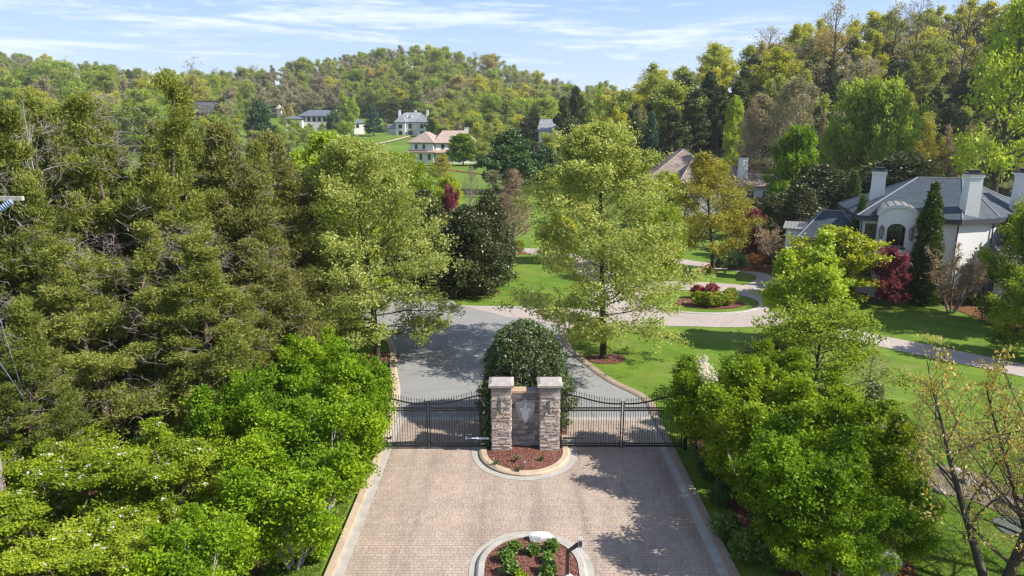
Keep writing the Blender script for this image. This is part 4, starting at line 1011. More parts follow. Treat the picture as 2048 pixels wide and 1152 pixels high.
# front panel with two arched openings, built as bands
bb=MB()
def front_band(x0,x1,z0,z1): bb.hexa([tf(x0,0,z0),tf(x1,0,z0),tf(x1,-.35,z0),tf(x0,-.35,z0)],[tf(x0,0,z1),tf(x1,0,z1),tf(x1,-.35,z1),tf(x0,-.35,z1)])
ow=.66
front_band(0,hw-ow-.0,-.2,zs); front_band(hw+ow,W,-.2,zs)
front_band(hw-ow,hw+ow,3.75,4.35)
def over_arch(zspring,s,ztop,w):
    a=[(hw+w*math.cos(k*math.pi/12),zspring+w*s*math.sin(k*math.pi/12)) for k in range(13)]
    for p,q in zip(a[:-1],a[1:]):
        bb.hexa([tf(q[0],0,q[1]),tf(p[0],0,p[1]),tf(p[0],-.35,p[1]),tf(q[0],-.35,q[1])],[tf(q[0],0,ztop),tf(p[0],0,ztop),tf(p[0],-.35,ztop),tf(q[0],-.35,ztop)])
over_arch(5.8,.75,zs,ow); over_arch(3.1,.75,3.75,ow)
# gable arch above
a=arc(hw,zs,16,rise/hw)
for p,q in zip(a[:-1],a[1:]):
    if abs(p[0]-q[0])>1e-4: bb.hexa([tf(q[0],0,zs),tf(p[0],0,zs),tf(p[0],-.35,zs),tf(q[0],-.35,zs)],[tf(q[0],0,q[1]),tf(p[0],0,p[1]),tf(p[0],-.35,p[1]),tf(q[0],-.35,q[1])])
for x in (0,W-.3):
    bb.hexa([tf(x,-.35,-.2),tf(x+.3,-.35,-.2),tf(x+.3,-pr-.2,-.2),tf(x,-pr-.2,-.2)],[tf(x,-.35,zs),tf(x+.3,-.35,zs),tf(x+.3,-pr-.2,zs),tf(x,-pr-.2,zs)])
bb.hexa([tf(.3,-.35,3.75),tf(W-.3,-.35,3.75),tf(W-.3,-pr,3.75),tf(.3,-pr,3.75)],[tf(.3,-.35,4.3),tf(W-.3,-.35,4.3),tf(W-.3,-pr,4.3),tf(.3,-pr,4.3)])
by=bb.build('entrance_bay',M['stucco'],V)
rb=MB(); ra=arc(hw+.16,zs-.02,18,(rise+.14)/(hw+.16)); ri=arc(hw+.01,zs,18,rise/hw)
for k in range(18):
    p,q,pi,qi=ra[k],ra[k+1],ri[k],ri[k+1]; y0_,y1_=.14,-3.6
    rb.poly([tf(p[0],y0_,p[1]),tf(p[0],y1_,p[1]),tf(q[0],y1_,q[1]),tf(q[0],y0_,q[1])]); rb.poly([tf(pi[0],y0_,pi[1]+.005),tf(p[0],y0_,p[1]),tf(q[0],y0_,q[1]),tf(qi[0],y0_,qi[1]+.005)])
    if k%2==0: rb.tube([tf(p[0],y0_,p[1]+.02),tf(p[0],y1_,p[1]+.02)],.035,4)
rb.build('barrel_roof',M['metalroof'],by)
tr=MB(); ta,tb=arc(hw+.17,zs-.02,18,(rise+.15)/(hw+.17)),arc(hw-.10,zs-.02,18,(rise-.1)/(hw-.10))
for k in range(18):
    p,q,pi,qi=ta[k],ta[k+1],tb[k],tb[k+1]
    tr.hexa([tf(pi[0],.03,pi[1]),tf(p[0],.03,p[1]),tf(q[0],.03,q[1]),tf(qi[0],.03,qi[1])],[tf(pi[0],.15,pi[1]),tf(p[0],.15,p[1]),tf(q[0],.15,q[1]),tf(qi[0],.15,qi[1])])
tr.build('arch_trim',M['frame_w'],by)
rl_=MB()
for k in range(13): x=hw-ow+.05+(2*ow-.1)*k/12; rl_.tube([tf(x,-.08,4.35),tf(x,-.08,5.2)],.012,4)
rl_.tube([tf(hw-ow,-.08,5.21),tf(hw+ow,-.08,5.21)],.025,5); rl_.tube([tf(hw-ow,-.08,4.43),tf(hw+ow,-.08,4.43)],.02,5)
rl_.build('balcony_railing',M['iron'],by)
gx=bx@Matrix.Translation((0,-pr+.05,0))
window(V,gx,hw,4.35,1.5,2.3,arch=True,cols=2,rows=4,name='balcony_door'); window(V,gx,hw,.05,1.5,3.2,arch=True,cols=2,rows=3,name='front_door')
sl=MB(); sl.hexa([tf(hw-ow-.1,-.02,4.22),tf(hw+ow+.1,-.02,4.22),tf(hw+ow+.1,.14,4.22),tf(hw-ow-.1,.14,4.22)],[tf(hw-ow-.1,-.02,4.37),tf(hw+ow+.1,-.02,4.37),tf(hw+ow+.1,.14,4.37),tf(hw-ow-.1,.14,4.37)]); sl.build('balcony_sill',M['gutterdark'],by)
for x in (.28,W-.28):
    lb=MB(); o=tf(x,.28,5.1); 
    for k in range(6):
        w=k*math.pi/3; lb.tube([(o[0]+.2*math.cos(w),o[1]+.2*math.sin(w),o[2]+.75),(o[0]+.13*math.cos(w),o[1]+.13*math.sin(w),o[2])],.02,4)
    lb.lathe(o,[(.22,.75),(.2,.82),(.08,.98),(.02,1.1)],6); lb.lathe(o,[(.13,-.06),(.14,0)],6); lb.tube([tf(x,0,6.1),tf(x,.28,6.2)],.02,5)
    la=lb.build('lantern',M['bronze'],V); g=MB(); g.lathe(o,[(.115,.02),(.18,.73)],6); g.build('glass',M['lampglass'],la)
chimney(rf,32.6,61.3,7.0,10.3,.52,.52,-.42); chimney(rf,37.15,55.5,6.4,10.4,.5,.48,-.1); chimney(rf,43.5,58.4,6.8,10.35,.62,.6,.6)
for p_ in (A_,B_,C_):
    q_=np.array(p_)+np.array([-.02,-.12]); b=MB(); b.tube([(*q_,-.1),(*q_,ZE-.3),(q_[0],q_[1]-.3,ZE-.2)],.055,6); b.build('downpipe',M['gutterdark'],V)
# left single storey wing
wing=[(26.2,61.2),(30.6,59.2),(32.4,63.3),(28.0,65.6)]
wg=walls(V,wing,-.2,4.25,'stucco','wing_wall'); hip(V,wing,4.3,6.55,'slate',.4,2.0)
window(V,face_mx(wing[0],wing[1]),2.0,1.0,1.1,2.0); window(V,face_mx(wing[0],wing[1]),4.3,1.0,1.1,2.0)
po=[(25.3,62.6),(26.6,62.0),(27.3,63.4),(26.0,64.0)]
walls(V,po,-.2,4.9,'stucco','porch_wall'); pe=off_poly(po,.25)
o=roof_poly(V,'porch_roof',[[(*pe[0],4.95),(*pe[1],4.95),(*pe[2],5.35),(*pe[3],5.35)]],M['metalroof'],.1)
b=MB()
for k in range(7):
    t=k/6; p=np.array(pe[0])*(1-t)+np.array(pe[1])*t; q=np.array(pe[3])*(1-t)+np.array(pe[2])*t; b.tube([(*p,4.98),(*q,5.38)],.03,4)
b.build('seams',M['metalroof'],o)
# right wing with its roof sweeping low
w2=[(39.6,53.2),(45.5,49.8),(49.5,55.5),(44.5,60)]
walls(V,w2,-.2,4.4,'stucco','wing_wall')
q=off_poly(w2,.4); ra_,rb_=(43.0,56.6,8.3),(47.0,54.4,8.3)
o=roof_poly(V,'roof',[[(*q[0],4.45),(*q[1],4.45),rb_],[(*q[0],4.45),rb_,ra_],[(*q[1],4.45),(*q[2],4.45),rb_],[(*q[3],4.45),(*q[0],4.45),ra_],[(*q[2],4.45),(*q[3],4.45),ra_],[(*q[2],4.45),ra_,rb_]],M['slate'],.14)
ridge(o,[(ra_,rb_),((*q[0],4.45),ra_),((*q[1],4.45),rb_)],M['ridge'],.06)
pw=[(38.5,52.4),(40.2,51.7),(40.9,53.5),(39.2,54.2)]
walls(V,pw,-.2,4.1,'stucco','porch_wall'); pe=off_poly(pw,.28)
o=roof_poly(V,'porch_roof',[[(*pe[0],4.15),(*pe[1],4.15),(*pe[2],4.6),(*pe[3],4.6)]],M['metalroof'],.1)
b=MB()
for k in range(8):
    t=k/7; p=np.array(pe[0])*(1-t)+np.array(pe[1])*t; q_=np.array(pe[3])*(1-t)+np.array(pe[2])*t; b.tube([(*p,4.18),(*q_,4.63)],.03,4)
b.build('seams',M['metalroof'],o)
window(V,face_mx(w2[0],w2[1]),3.2,.9,1.3,2.2)

# ---- tan roofed house behind the olive tree
H2=thing('long_house','long low house with brown shake hip roofs and a white chimney, behind the olive tree','house',(0,0,0))
def px_rect(u0,u1,Y,depth,rz=0):
    x0=(u0-CX)/F*(Y*COS+10*SIN); x1=(u1-CX)/F*(Y*COS+10*SIN); return (x0+x1)/2,Y+depth/2,x1-x0
cx_,cy_,w_=px_rect(1305,1450,132,14)
Pm=rect(cx_,cy_,w_,14,-.06); walls(H2,Pm,-.2,4.4,'stucco_grey'); o=hip(H2,Pm,4.5,10.1,'tiles_brown',.7,5.5,'ridgetan')
b=MB(); b.box(cx_+1.2,cx_+2.4,cy_-2.2,cy_-1.2,8.6,9.3); b.build('skylight',M['glass'],o)
Pf=rect(cx_+2.6,cy_-6.8,9,7,-.06); walls(H2,Pf,-.2,4.1,'stucco_grey','wing_wall'); hip(H2,Pf,4.2,8.2,'tiles_brown',.6,3,'ridgetan')
cx2,cy2,w2_=px_rect(1425,1545,128,10)
Pw=rect(cx2,cy2,w2_,10,-.06); walls(H2,Pw,-.2,3.6,'stucco_grey','wing_wall'); o=hip(H2,Pw,3.7,6.9,'tiles_brown',.7,4.5,'ridgetan')
xx=(1486-CX)/F*128; chimney(o,xx,cy2-3.2,4.2,8.9,.62,.6,.5)
for k in range(3): window(H2,face_mx(Pf[0],Pf[1]),1.6+2.8*k,1.0,1.5,2.0,'frame_w')
for k in range(4): window(H2,face_mx(Pw[0],Pw[1]),1.6+2.9*k,.9,1.4,1.9,'frame_w')
x0,y0_=at_y(1360,378,112)[:2]; fw=thing('garden_wall','pale garden wall with square posts between the pin oak and the olive tree','wall',(x0,y0_,0))
b=MB(); b.box(0,6.5,-.15,.15,-.1,3.2); b.build('panel',M['stucco_grey'],fw)
b=MB(); b.box(-.1,6.6,-.22,.22,3.201,3.4); b.build('coping',M['frame_w'],fw)
for k in (0,1.35,6.5): b=MB(); b.box(k-.14,k+.14,-.25,.25,-.1,5.1 if k<2 else 3.6); b.build('post',M['frame_w'],fw)

# ---- two storey white house with tan tiled roof, centre distance
Y3=250; zb=th(-33,Y3)
H3=thing('tiled_house','white two storey house with tan tiled roof and coppery skirt roof, centre distance','house',(0,0,0))
c1=at_y(845,300,Y3); Pa=rect(c1[0]+1.2,Y3+5.5,9.2,11,-.30); 
walls(H3,Pa,zb-3,9.4,'stucco'); hip(H3,Pa,9.5,13.1,'tiles_tan',.8,4.2,'ridgetan')
c2_=at_y(908,300,Y3); Pb=rect(c2_[0]-.4,Y3+6.5,15,10.5,.22); walls(H3,Pb,zb-3,9.3,'stucco','wing_wall'); hip(H3,Pb,9.45,13.6,'tiles_tan',.8,4.2,'ridgetan')
def skirt(parent,P,edges,z,dd,mat):
    b=MB(); O=off_poly(P,dd)
    for k in edges:
        j=(k+1)%4; b.poly([(*O[k],z-.5),(*O[j],z-.5),(*P[j],z+.15),(*P[k],z+.15)]); b.poly([(*O[k],z-.7),(*O[j],z-.7),(*O[j],z-.5),(*O[k],z-.5)]); b.poly([(*P[k],z-.69),(*P[j],z-.69),(*O[j],z-.7),(*O[k],z-.7)])
    b.build('skirt_roof',M[mat],parent)
skirt(H3,Pa,(3,0,1),6.6,1.5,'rust_roof'); skirt(H3,Pb,(0,1),6.55,1.5,'rust_roof')
ma,mb_=face_mx(Pa[0],Pa[1]),face_mx(Pb[0],Pb[1])
for x in (2.6,5.6): window(H3,ma,x,7.2,1.0,1.6,fw=.12,trim='frame_w')
for x in (1.2,4.3,7.6): window(H3,ma,x,3.4,1.15,2.0,fw=.12)
for x in (2.6,6.2,10): window(H3,mb_,x,7.2,1.1,1.6,fw=.12,trim='frame_w')
for x in (3.2,8.0): window(H3,mb_,x,2.4,2.4,2.6,fw=.14,name='garage_door',frame='frame_w')
chimney(H3,c2_[0]+4,Y3+8,10,15,.7,.7)
# ---- chateau with pale slate roof further up the slope
Y4=372; c=at_y(826,262,Y4); zb=th(c[0],Y4)-.5
H4=thing('chateau','grey slate roofed mansion with white dormers and tall chimneys on the hillside lawn','house',(0,0,0))
Pm=rect(c[0]-.6,Y4+6,16.5,11,-.16); walls(H4,Pm,zb-2,zb+7.2,'stucco'); o=hip(H4,Pm,zb+7.3,zb+12.2,'slate_pale',.6,4.6)
for x in (-5.6,6.2):
    Pw=rect(c[0]-.6+x*math.cos(.16),Y4+1.0-x*math.sin(.16),5.2,5,-.16); walls(H4,Pw,zb-2,zb+7.0,'stucco','wing_wall'); hip(H4,Pw,zb+7.1,zb+11.2,'slate_pale',.5)
    window(H4,face_mx(Pw[0],Pw[1]),2.6,zb+3.9,2.0,2.1,arch=True,fw=.16,trim='frame_w'); window(H4,face_mx(Pw[0],Pw[1]),2.6,zb+.3,1.9,2.2,fw=.16)
mm=face_mx(Pm[0],Pm[1]); window(H4,mm,8.2,zb+3.7,1.9,2.8,arch=True,fw=.16); window(H4,mm,8.2,zb+.2,2.2,2.6,fw=.16,name='front_door')
for x in (7.0,9.6,):
    p=mm@Vector((x-1.5,-2.6,0)); b=MB(); Mx=Matrix.Translation(p)@Matrix.Rotation(-.16,4,'Z'); b.box(-.7,.7,-.9,1.2,zb+8.9,zb+10.6,M=Mx); b.build('dormer',M['frame_w'],o)
for x,y,h in ((-7.6,5,13.6),(0.4,9,13.8),(7.4,5,13.8)): chimney(H4,c[0]+x,Y4+y,zb+7.5,zb+h,.6,.5,0)
Pg=rect(c[0]+13.5,Y4+3,3.4,7,.1); walls(H4,Pg,zb-3,zb+6,'stucco','wing_wall'); hip(H4,Pg,zb+6.1,zb+8.2,'slate_pale',.4)
Pg=rect(c[0]-11.2,Y4+6,4.5,6,-.16); walls(H4,Pg,zb-3,zb+4,'stucco','wing_wall'); hip(H4,Pg,zb+4.1,zb+6.6,'slate_pale',.4)
# ---- low blue roofed house, left of centre
Y5=395; c=at_y(634,245,Y5); zb=th(c[0],Y5)-1
H5=thing('low_house','long low house with blue grey hip roof and white chimney, left on the hill','house',(0,0,0))
Pm=rect(c[0],Y5+6,19,11,-.04); zt=at_y(634,232,Y5)[2]; walls(H5,Pm,zb-2,zt,'stucco_grey'); o=hip(H5,Pm,zt+.1,zt+3.4,'slate_blue',.8,5)
for k in range(6): window(H5,face_mx(Pm[0],Pm[1]),2+3*k,zt-3.0,1.8,2.4,fw=.15)
chimney(H5,at_y(668,225,Y5)[0],Y5+4,zt,zt+3.6,.55,.5)
Pw=rect(at_y(590,240,Y5)[0],Y5+1,9,7,.02); zw=at_y(590,238,Y5)[2]; walls(H5,Pw,zb-3,zw,'stucco_grey','wing_wall'); hip(H5,Pw,zw+.1,zw+1.6,'slate_blue',.6,3)
for k in range(2): window(H5,face_mx(Pw[0],Pw[1]),3+3.2*k,zw-2.6,1.6,1.6,fw=.15,frame='frame_w')
# ---- turret
Y6=400; c=at_y(559,220,Y6); zt=at_y(559,218,Y6)[2]; T6=thing('garden_turret','round pale turret with a white conical roof beside the blue roofed house','turret',(c[0],Y6,0))
b=MB(); b.lathe((0,0,zt-6),[(1.4,1.5),(1.4,6)],14); b.build('wall',M['stucco'],T6); b=MB(); b.lathe((0,0,zt),[(2.4,-.05),(2.4,.1),(.1,2.5)],14); b.build('roof',M['copingtan'] if False else M['cap'],T6)
b=MB(); b.box(2.2,3.1,-.5,.5,zt-6,zt-.9); b.build('chimney',M['frame_w'],T6)
# ---- white outbuilding
Y7=385; c=at_y(714,246,Y7); zt=at_y(714,246,Y7)[2]; H7=thing('outbuilding','small white gabled outbuilding beside the yellow lime tree on the hill','building',(0,0,0))
Pw=rect(c[0],Y7+3,5.6,6,.35); walls(H7,Pw,zt-6,zt,'stucco'); hip(H7,Pw,zt+.1,zt+2.6,'slate_blue',.4)
window(H7,face_mx(Pw[0],Pw[1]),2.0,zt-2.6,1.6,1.9,fw=.15)
# ---- steep slate house half hidden by conifers
Y8=215; c=at_y(1096,255,Y8); zt=at_y(1096,262,Y8)[2]; zr=at_y(1096,238,Y8+4)[2]; H8=thing('slate_house','steep grey slate roofed house half hidden by dark conifers in the centre','house',(0,0,0))
Pw=rect(c[0]+.6,Y8+4,5.2,7,-.25); walls(H8,Pw,-.5,zt,'stucco'); E=off_poly(Pw,.4); e=[(*p,zt) for p in E]
mid=lambda a,b_,z:((a[0]+b_[0])/2,(a[1]+b_[1])/2,z)
ra_,rb_=mid(e[3],e[0],zr),mid(e[1],e[2],zr)
o=roof_poly(H8,'roof',[[e[0],e[1],rb_,ra_],[e[2],e[3],ra_,rb_]],M['slate_pale'],.15); ridge(o,[(ra_,rb_)],M['ridge'])
b=MB(); g0,g1=Pw[3],Pw[0]; b.poly([(*g0,zt),(*g1,zt),((g0[0]+g1[0])/2,(g0[1]+g1[1])/2,zr-.3)]); g0,g1=Pw[1],Pw[2]; b.poly([(*g0,zt),(*g1,zt),((g0[0]+g1[0])/2,(g0[1]+g1[1])/2,zr-.3)]); b.build('gable',M['stucco'],H8)
window(H8,face_mx(Pw[3],Pw[0]),3,zt-2.6,1.6,2.0,fw=.15); window(H8,face_mx(Pw[0],Pw[1]),1.5,zt-2.4,1.3,1.8,fw=.15)
# ---- dark weathered barn roof upper left
Y9=265; p0=at_y(352,203,Y9); p1=at_y(434,209,Y9); zb=th((p0[0]+p1[0])/2,Y9); H9=thing('barn','dark weathered barn with a long plank roof, behind the cedars at upper left','barn',(0,0,0))
xa,xb=p0[0],p1[0]; zr=p0[2]; zt=zr-4.2
b=MB(); b.box(xa+.5,xb-.5,Y9-4,Y9+5,zb-2,zt); b.build('wall',M['weathered'],H9)
roof_poly(H9,'roof',[[(xa+3,Y9-5.2,zt),(xb,Y9-5.2,zt),(xb,Y9,zr),(xa,Y9,zr)],[(xa,Y9,zr),(xb,Y9,zr),(xb,Y9+6,zt),(xa+1,Y9+6,zt)]],M['weathered'],.25)
b=MB(); 
for k in range(9): x=xa+1+(xb-xa-2)*k/8; b.box(x-.12,x+.12,Y9-5.4,Y9-5.25,zb-2,zt+.2)
b.build('posts',M['deadwood'],H9)
b=MB(); b.box(xa-.2,xb+.2,Y9-.25,Y9+.25,zr+.01,zr+.3); b.build('ridge_board',M['weathered'],H9)
# ---- stone bench on the lawn
bx_,by_=gnd(1441,547); t=thing('stone_bench','small pale stone bench on the lawn right of the olive tree','bench',(bx_,by_,.03),-.15)
b=MB(); b.box(-.62,.62,-.2,.2,.40,.48); b.build('seat',M['cap'],t,bevel=.01)
for x in (-.42,.42): b=MB(); b.hexa([(x-.1,-.16,0),(x+.1,-.16,0),(x+.1,.16,0),(x-.1,.16,0)],[(x-.07,-.14,.398),(x+.07,-.14,.398),(x+.07,.14,.398),(x-.07,.14,.398)]); b.build('leg',M['cap'],t)
# ------------------------------------------------------------------ planting of the grounds
cg='ragged cedars of the left thicket'
for a in ((292,128,33,330,'cedar','tallest olive green cedar of the left thicket, pointed top against the sky'),
          (95,196,30.5,340,'cedar','broad cedar behind the crossarm, full of dead twigs'),
          (195,168,38,270,'cedar','cedar with a bleached bare leader at the upper left'),
          (482,232,35,250,'cedar_brown','brownish cedar with drooping sprays left of the pale oak'),
          (565,252,39,230,'cedar_brown','darker brown cedar beside the yellow green lime trees'),
          (10,300,27,300,'cedar','cedar at the left edge below the crossarm'),
          (205,430,27.5,300,'cedar','lower cedar in front of the tallest one, dead twigs showing'),
          (390,420,29.5,300,'cedar','mid height cedar in the middle of the left thicket'),
          (535,470,33,230,'cedar_brown','lower brown cedar on the right flank of the left thicket'),
          (420,300,40,240,'cedar','olive cedar standing behind the brownish cedar'),
          (20,560,23.5,260,'cedar','low cedar at the left edge above the dogwoods'),
          (150,196,35,150,'cedar_spire','narrow cedar spire between the bleached snag and the tallest cedar'),(345,226,36,160,'cedar_spire','narrow cedar spire just right of the tallest cedar'),(420,250,38,150,'cedar_spire','narrow cedar spire left of the brownish cedar'),
          (235,186,36,150,'cedar_spire','narrow cedar spire just left of the tallest cedar'),(52,215,33,150,'cedar_spire','narrow cedar spire at the far left, above the crossarm'),(522,268,37,140,'cedar_spire','narrow cedar spire between the two brownish cedars'),(5,190,36,150,'cedar_spire','cedar spire cut by the left edge of the photo'),
          (262,300,44,230,'cedar','olive cedar behind the tallest one, seen through its gaps'),(120,290,44,250,'cedar','olive cedar filling the thicket behind the bleached snag'),(380,330,46,210,'cedar','olive cedar at the back of the thicket below the barn roof'),
          (640,400,47,200,'cedar_brown','shaded brown cedar hidden behind the pale oak on the left')):
    tree(a[4],a[0],a[1],a[2],a[3]*1.14,'cedar_tree',a[5],'cedar',cg)
for a in ((655,262,50,240,'tall_lime','tall yellow green tree behind the left pale oak'),
          (600,300,56,200,'tall_lime','yellow green tree rising over the brown cedars')): tree(a[4],*a[:4],'lime_tree',a[5],group='yellow green trees behind the left oak')
tree('pin_oak',745,272,39.6,350,'pin_oak','pale green pin oak left of the asphalt drive, dark trunk showing',var=0,rz=.4,group='pale green pin oaks flanking the drive')
tree('pin_oak',1214,246,39.8,385,'pin_oak','pale green pin oak on the lawn right of the round evergreen',var=1,rz=1.9,group='pale green pin oaks flanking the drive')
tree('snag',98,162,29.5,80,'dead_tree','bleached bare snag rising from the cedars at the upper left')
og='bright green multi stemmed trees along the entrance'
for x,y,h,r,sp,la in ((-7.0,19.4,4.6,2.7,'ornamental','bright green tree with pale stems nearest the camera on the left'),
                      (-6.9,22.9,5.1,2.9,'ornamental','bright green tree in the middle of the left row by the gate'),
                      (-7.0,26.7,5.2,2.9,'ornamental','bright green tree at the left end of the iron gates'),
                      (-10.6,24.6,5.0,2.6,'ornamental','bright green tree against the cedars left of the gate'),
                      (-9.2,30.3,5.0,2.4,'ornamental','bright green tree behind the left gates, below the pale oak'),
                      (-8.6,16.2,4.2,2.2,'ornamental','bright green tree cut by the bottom edge right of the left pillar'),
                      (9.2,19.8,5.0,2.8,'ornamental','bright green tree nearest the camera on the right'),
                      (9.1,23.6,5.5,3.0,'ornamental_r','yellowish green tree in the middle of the right row'),
                      (8.7,27.2,5.2,3.0,'ornamental_r','yellowish green tree at the right end of the iron gates'),
                      (12.4,25.6,4.9,2.7,'ornamental_r','yellowish green tree behind the middle of the right row'),
                      (12.0,21.8,4.8,2.6,'ornamental_r','yellowish green tree left of the bare creekside tree'),
                      (9.5,17.9,3.3,2.0,'ornamental','low bright green tree cut by the bottom edge right of the driveway'),
                      (11.6,29.3,4.6,2.4,'ornamental_r','yellowish green tree by the lawn, farthest back of the right row'),
                      (11.5,18.9,3.7,1.9,'ornamental','bright green tree above the lower right stone pillar')):
    put(sp,x,y,h,r,'ornamental_tree',la,'tree',og,z=0)
dg='flowering dogwoods'
for x,y,h,r,la in ((-14.6,19.5,3.5,2.9,'white flowering dogwood at the lower left corner'),(-11.9,21.5,3.9,2.7,'white flowering dogwood between the cedars and the bright green trees'),
                   (-12.3,17.0,2.9,2.4,'low dogwood with few white blooms at the bottom edge'),(-16.9,22.8,3.3,2.6,'dogwood at the left edge beneath the cedars'),(-10.6,18.6,2.6,1.6,'darker green dogwood over the lower left stone pillar')):
    put('dogwood',x,y,h,r,'dogwood',la,'tree',dg,z=0)
tree('flowering_top',1396,732,27.6,80,'blossom_tree','white blossoming tree top above the right green trees')
tree('mixed_tree',1640,628,32.5,300,'leafy_tree','mixed green loose tree between the lawn and the right green trees')
tree('grey_bush',1535,655,33,170,'shrub_tree','grey green upright bush left of the loose tree on the lawn edge','shrub')
tree('grey_bush',1700,735,27.5,190,'shrub_tree','grey green bush behind the yellowish trees, above the creek lawn','shrub')
tree('willow',1790,850,22.5,120,'willow_shrub','pale leaved shrub at the right flank of the green trees','shrub')
tree('bare_thin',1745,690,33,120,'bare_sapling','pale leafless sapling beside the right lawn drive')
tree('lime_tree',1612,452,42.5,215,'lime_tree','lime green loose tree in front of the villa, forked dark stems')
tree('golden_tree',1656,464,54.5,200,'golden_tree','golden green domed tree at the left of the villa')
tree('maroon_tree',1783,505,52.6,82,'japanese_maple','dark pink japanese maple in front of the arched entrance')
tree('arborvitae',1855,366,53.6,62,'arborvitae','tall dark green cone shaped arborvitae right of the arched balcony','tree','cone shaped arborvitae by the villa')
tree('arborvitae',1716,392,58.5,46,'arborvitae','slim arborvitae left of the arched balcony','tree','cone shaped arborvitae by the villa')
tree('arborvitae',1703,342,82,46,'arborvitae','olive conical evergreen among the magnolias behind the villa wing','tree','cone shaped arborvitae by the villa')
tree('crape',1914,468,50.8,118,'crape_myrtle','leafless grey crape myrtle against the white villa wall')
tree('green_tree',2085,430,46,235,'leafy_tree','large fresh green tree at the right edge in front of the villa')
tree('green_tree',2075,560,40,190,'leafy_tree','low green tree cut by the right edge beside the drive')
tree('olive_tree',1434,294,66.5,188,'olive_tree','golden olive budding tree beside the stone bench')
tree('crape',1565,430,68,130,'crape_myrtle','leafless grey crape myrtle left of the villa wing')
tree('golden_tree',1338,352,98,84,'leafy_tree','yellow green tree in front of the left end of the long house')
tree('maroon_tree',1500,425,75,60,'copper_tree','dark copper leaved tree behind the golden olive tree')
mg='glossy dark magnolias'
for a in ((934,410,57.5,150,'dark magnolia on the lawn at the centre, pale stake at its foot'),(978,380,66,100,'taller dark magnolia behind the central one'),(880,440,66,130,'dark magnolia half hidden by the left pale oak'),
          (845,380,62,150,'dark magnolia behind the left pale oak'),(1556,385,78,130,'dark magnolia left of the olive conical evergreen'),(1640,330,88,160,'dark magnolia between the bright maple and the villa roof'),
          (1800,305,84,210,'dark magnolia behind the left villa chimney'),(1502,402,88,96,'dark magnolia below the long house chimney'),(1735,330,92,130,'dark magnolia right of the olive conical evergreen'),(1600,370,72,110,'low dark magnolia behind the villa porch')):
    tree('magnolia',*a[:4],'magnolia',a[4],'tree',mg)
tree('maroon_tree',902,382,74,44,'maroon_tree','wine red tree top beside the central dark magnolias')
tree('maroon_tree',1000,400,84,38,'maroon_tree','small wine red tree left of the bare brown tree')
tree('golden_tree',890,362,92,70,'golden_tree','small bright lime dome beside the wine red tree')
tree('bare_brown',1028,338,78,108,'bare_tree','bare brownish tree in a mulch ring near the far drive')
tree('bare_thin',940,332,118,60,'bare_tree','thin bare tree on the far lawn beneath the white house')
tree('hill_bare',985,340,140,60,'bare_tree','grey bare tree beside the dark green tree on the far lawn')
tree('deep_tree',1022,272,150,130,'dark_tree','dark green round tree right of the far lawn')
tree('deep_tree',1085,300,170,80,'dark_tree','dark green tree below the steep slate house')
tree('olive_tree',878,306,170,62,'olive_tree','small olive budding tree on the far lawn below the white house')
tree('flowering_tree',905,297,238,30,'blossom_tree','white blossom tree in front of the tiled house')
tree('maple_bright',926,272,236,66,'leafy_tree','fresh green tree covering the right end of the tiled house')
tree('green_tree',600,520,41,190,'leafy_tree','mid green tree low between cedars and the left pale oak')
tree('green_tree',660,560,47,150,'leafy_tree','mid green tree behind the trunk of the left pale oak')
tree('golden_tree',700,430,55,170,'golden_tree','golden green tree glowing behind the left pale oak')
tree('green_tree',800,330,78,150,'leafy_tree','green tree behind the upper crown of the left pale oak')
tree('green_tree',1320,430,62,120,'leafy_tree','green tree behind the right flank of the right pale oak')
tree('golden_tree',1120,440,72,100,'golden_tree','golden green tree behind the left flank of the right pale oak')
tree('maple_bright',1592,268,104,110,'leafy_tree','vivid green round maple behind the magnolias')
tree('maple_wide',1735,216,112,190,'leafy_tree','wide fresh green tree on the slope behind the villa')
tree('sycamore',1578,158,128,130,'sycamore','pale limbed bare sycamore on the slope left of the wide green tree')
tree('bare_brown',1500,195,132,70,'bare_tree','reddish brown budding tree left of the pale sycamore')
tree('bare_brown',1640,228,122,46,'bare_tree','small reddish brown budding tree behind the vivid maple')
tree('olive_tree',1800,178,132,90,'rust_tree','orange and yellow budding tree on the slope right of the wide green tree')
tree('crape',1930,205,118,90,'bare_tree','grey twiggy bare tree on the slope above the right chimney')
tree('tall_open',2015,-10,105,190,'lime_tree','tall yellow green tree with dark trunk at the upper right edge')
tree('tall_lime',1470,190,92+48,60,'lime_tree','slim fresh green tree among dark cedars above the long house')
tree('olive_tree',1845,215,120,90,'pale_tree','pale yellow green tree on the slope above the villa roof')
put('bud_tree',14.6,18.0,8.7,4.4,'budding_tree','nearly bare tree with orange buds by the creek at the lower right',z=0,rz=.5)
put('bud_tree',16.6,18.6,7.4,3.6,'budding_tree','second nearly bare orange budded tree, cut by the right edge',z=0,rz=2.4)
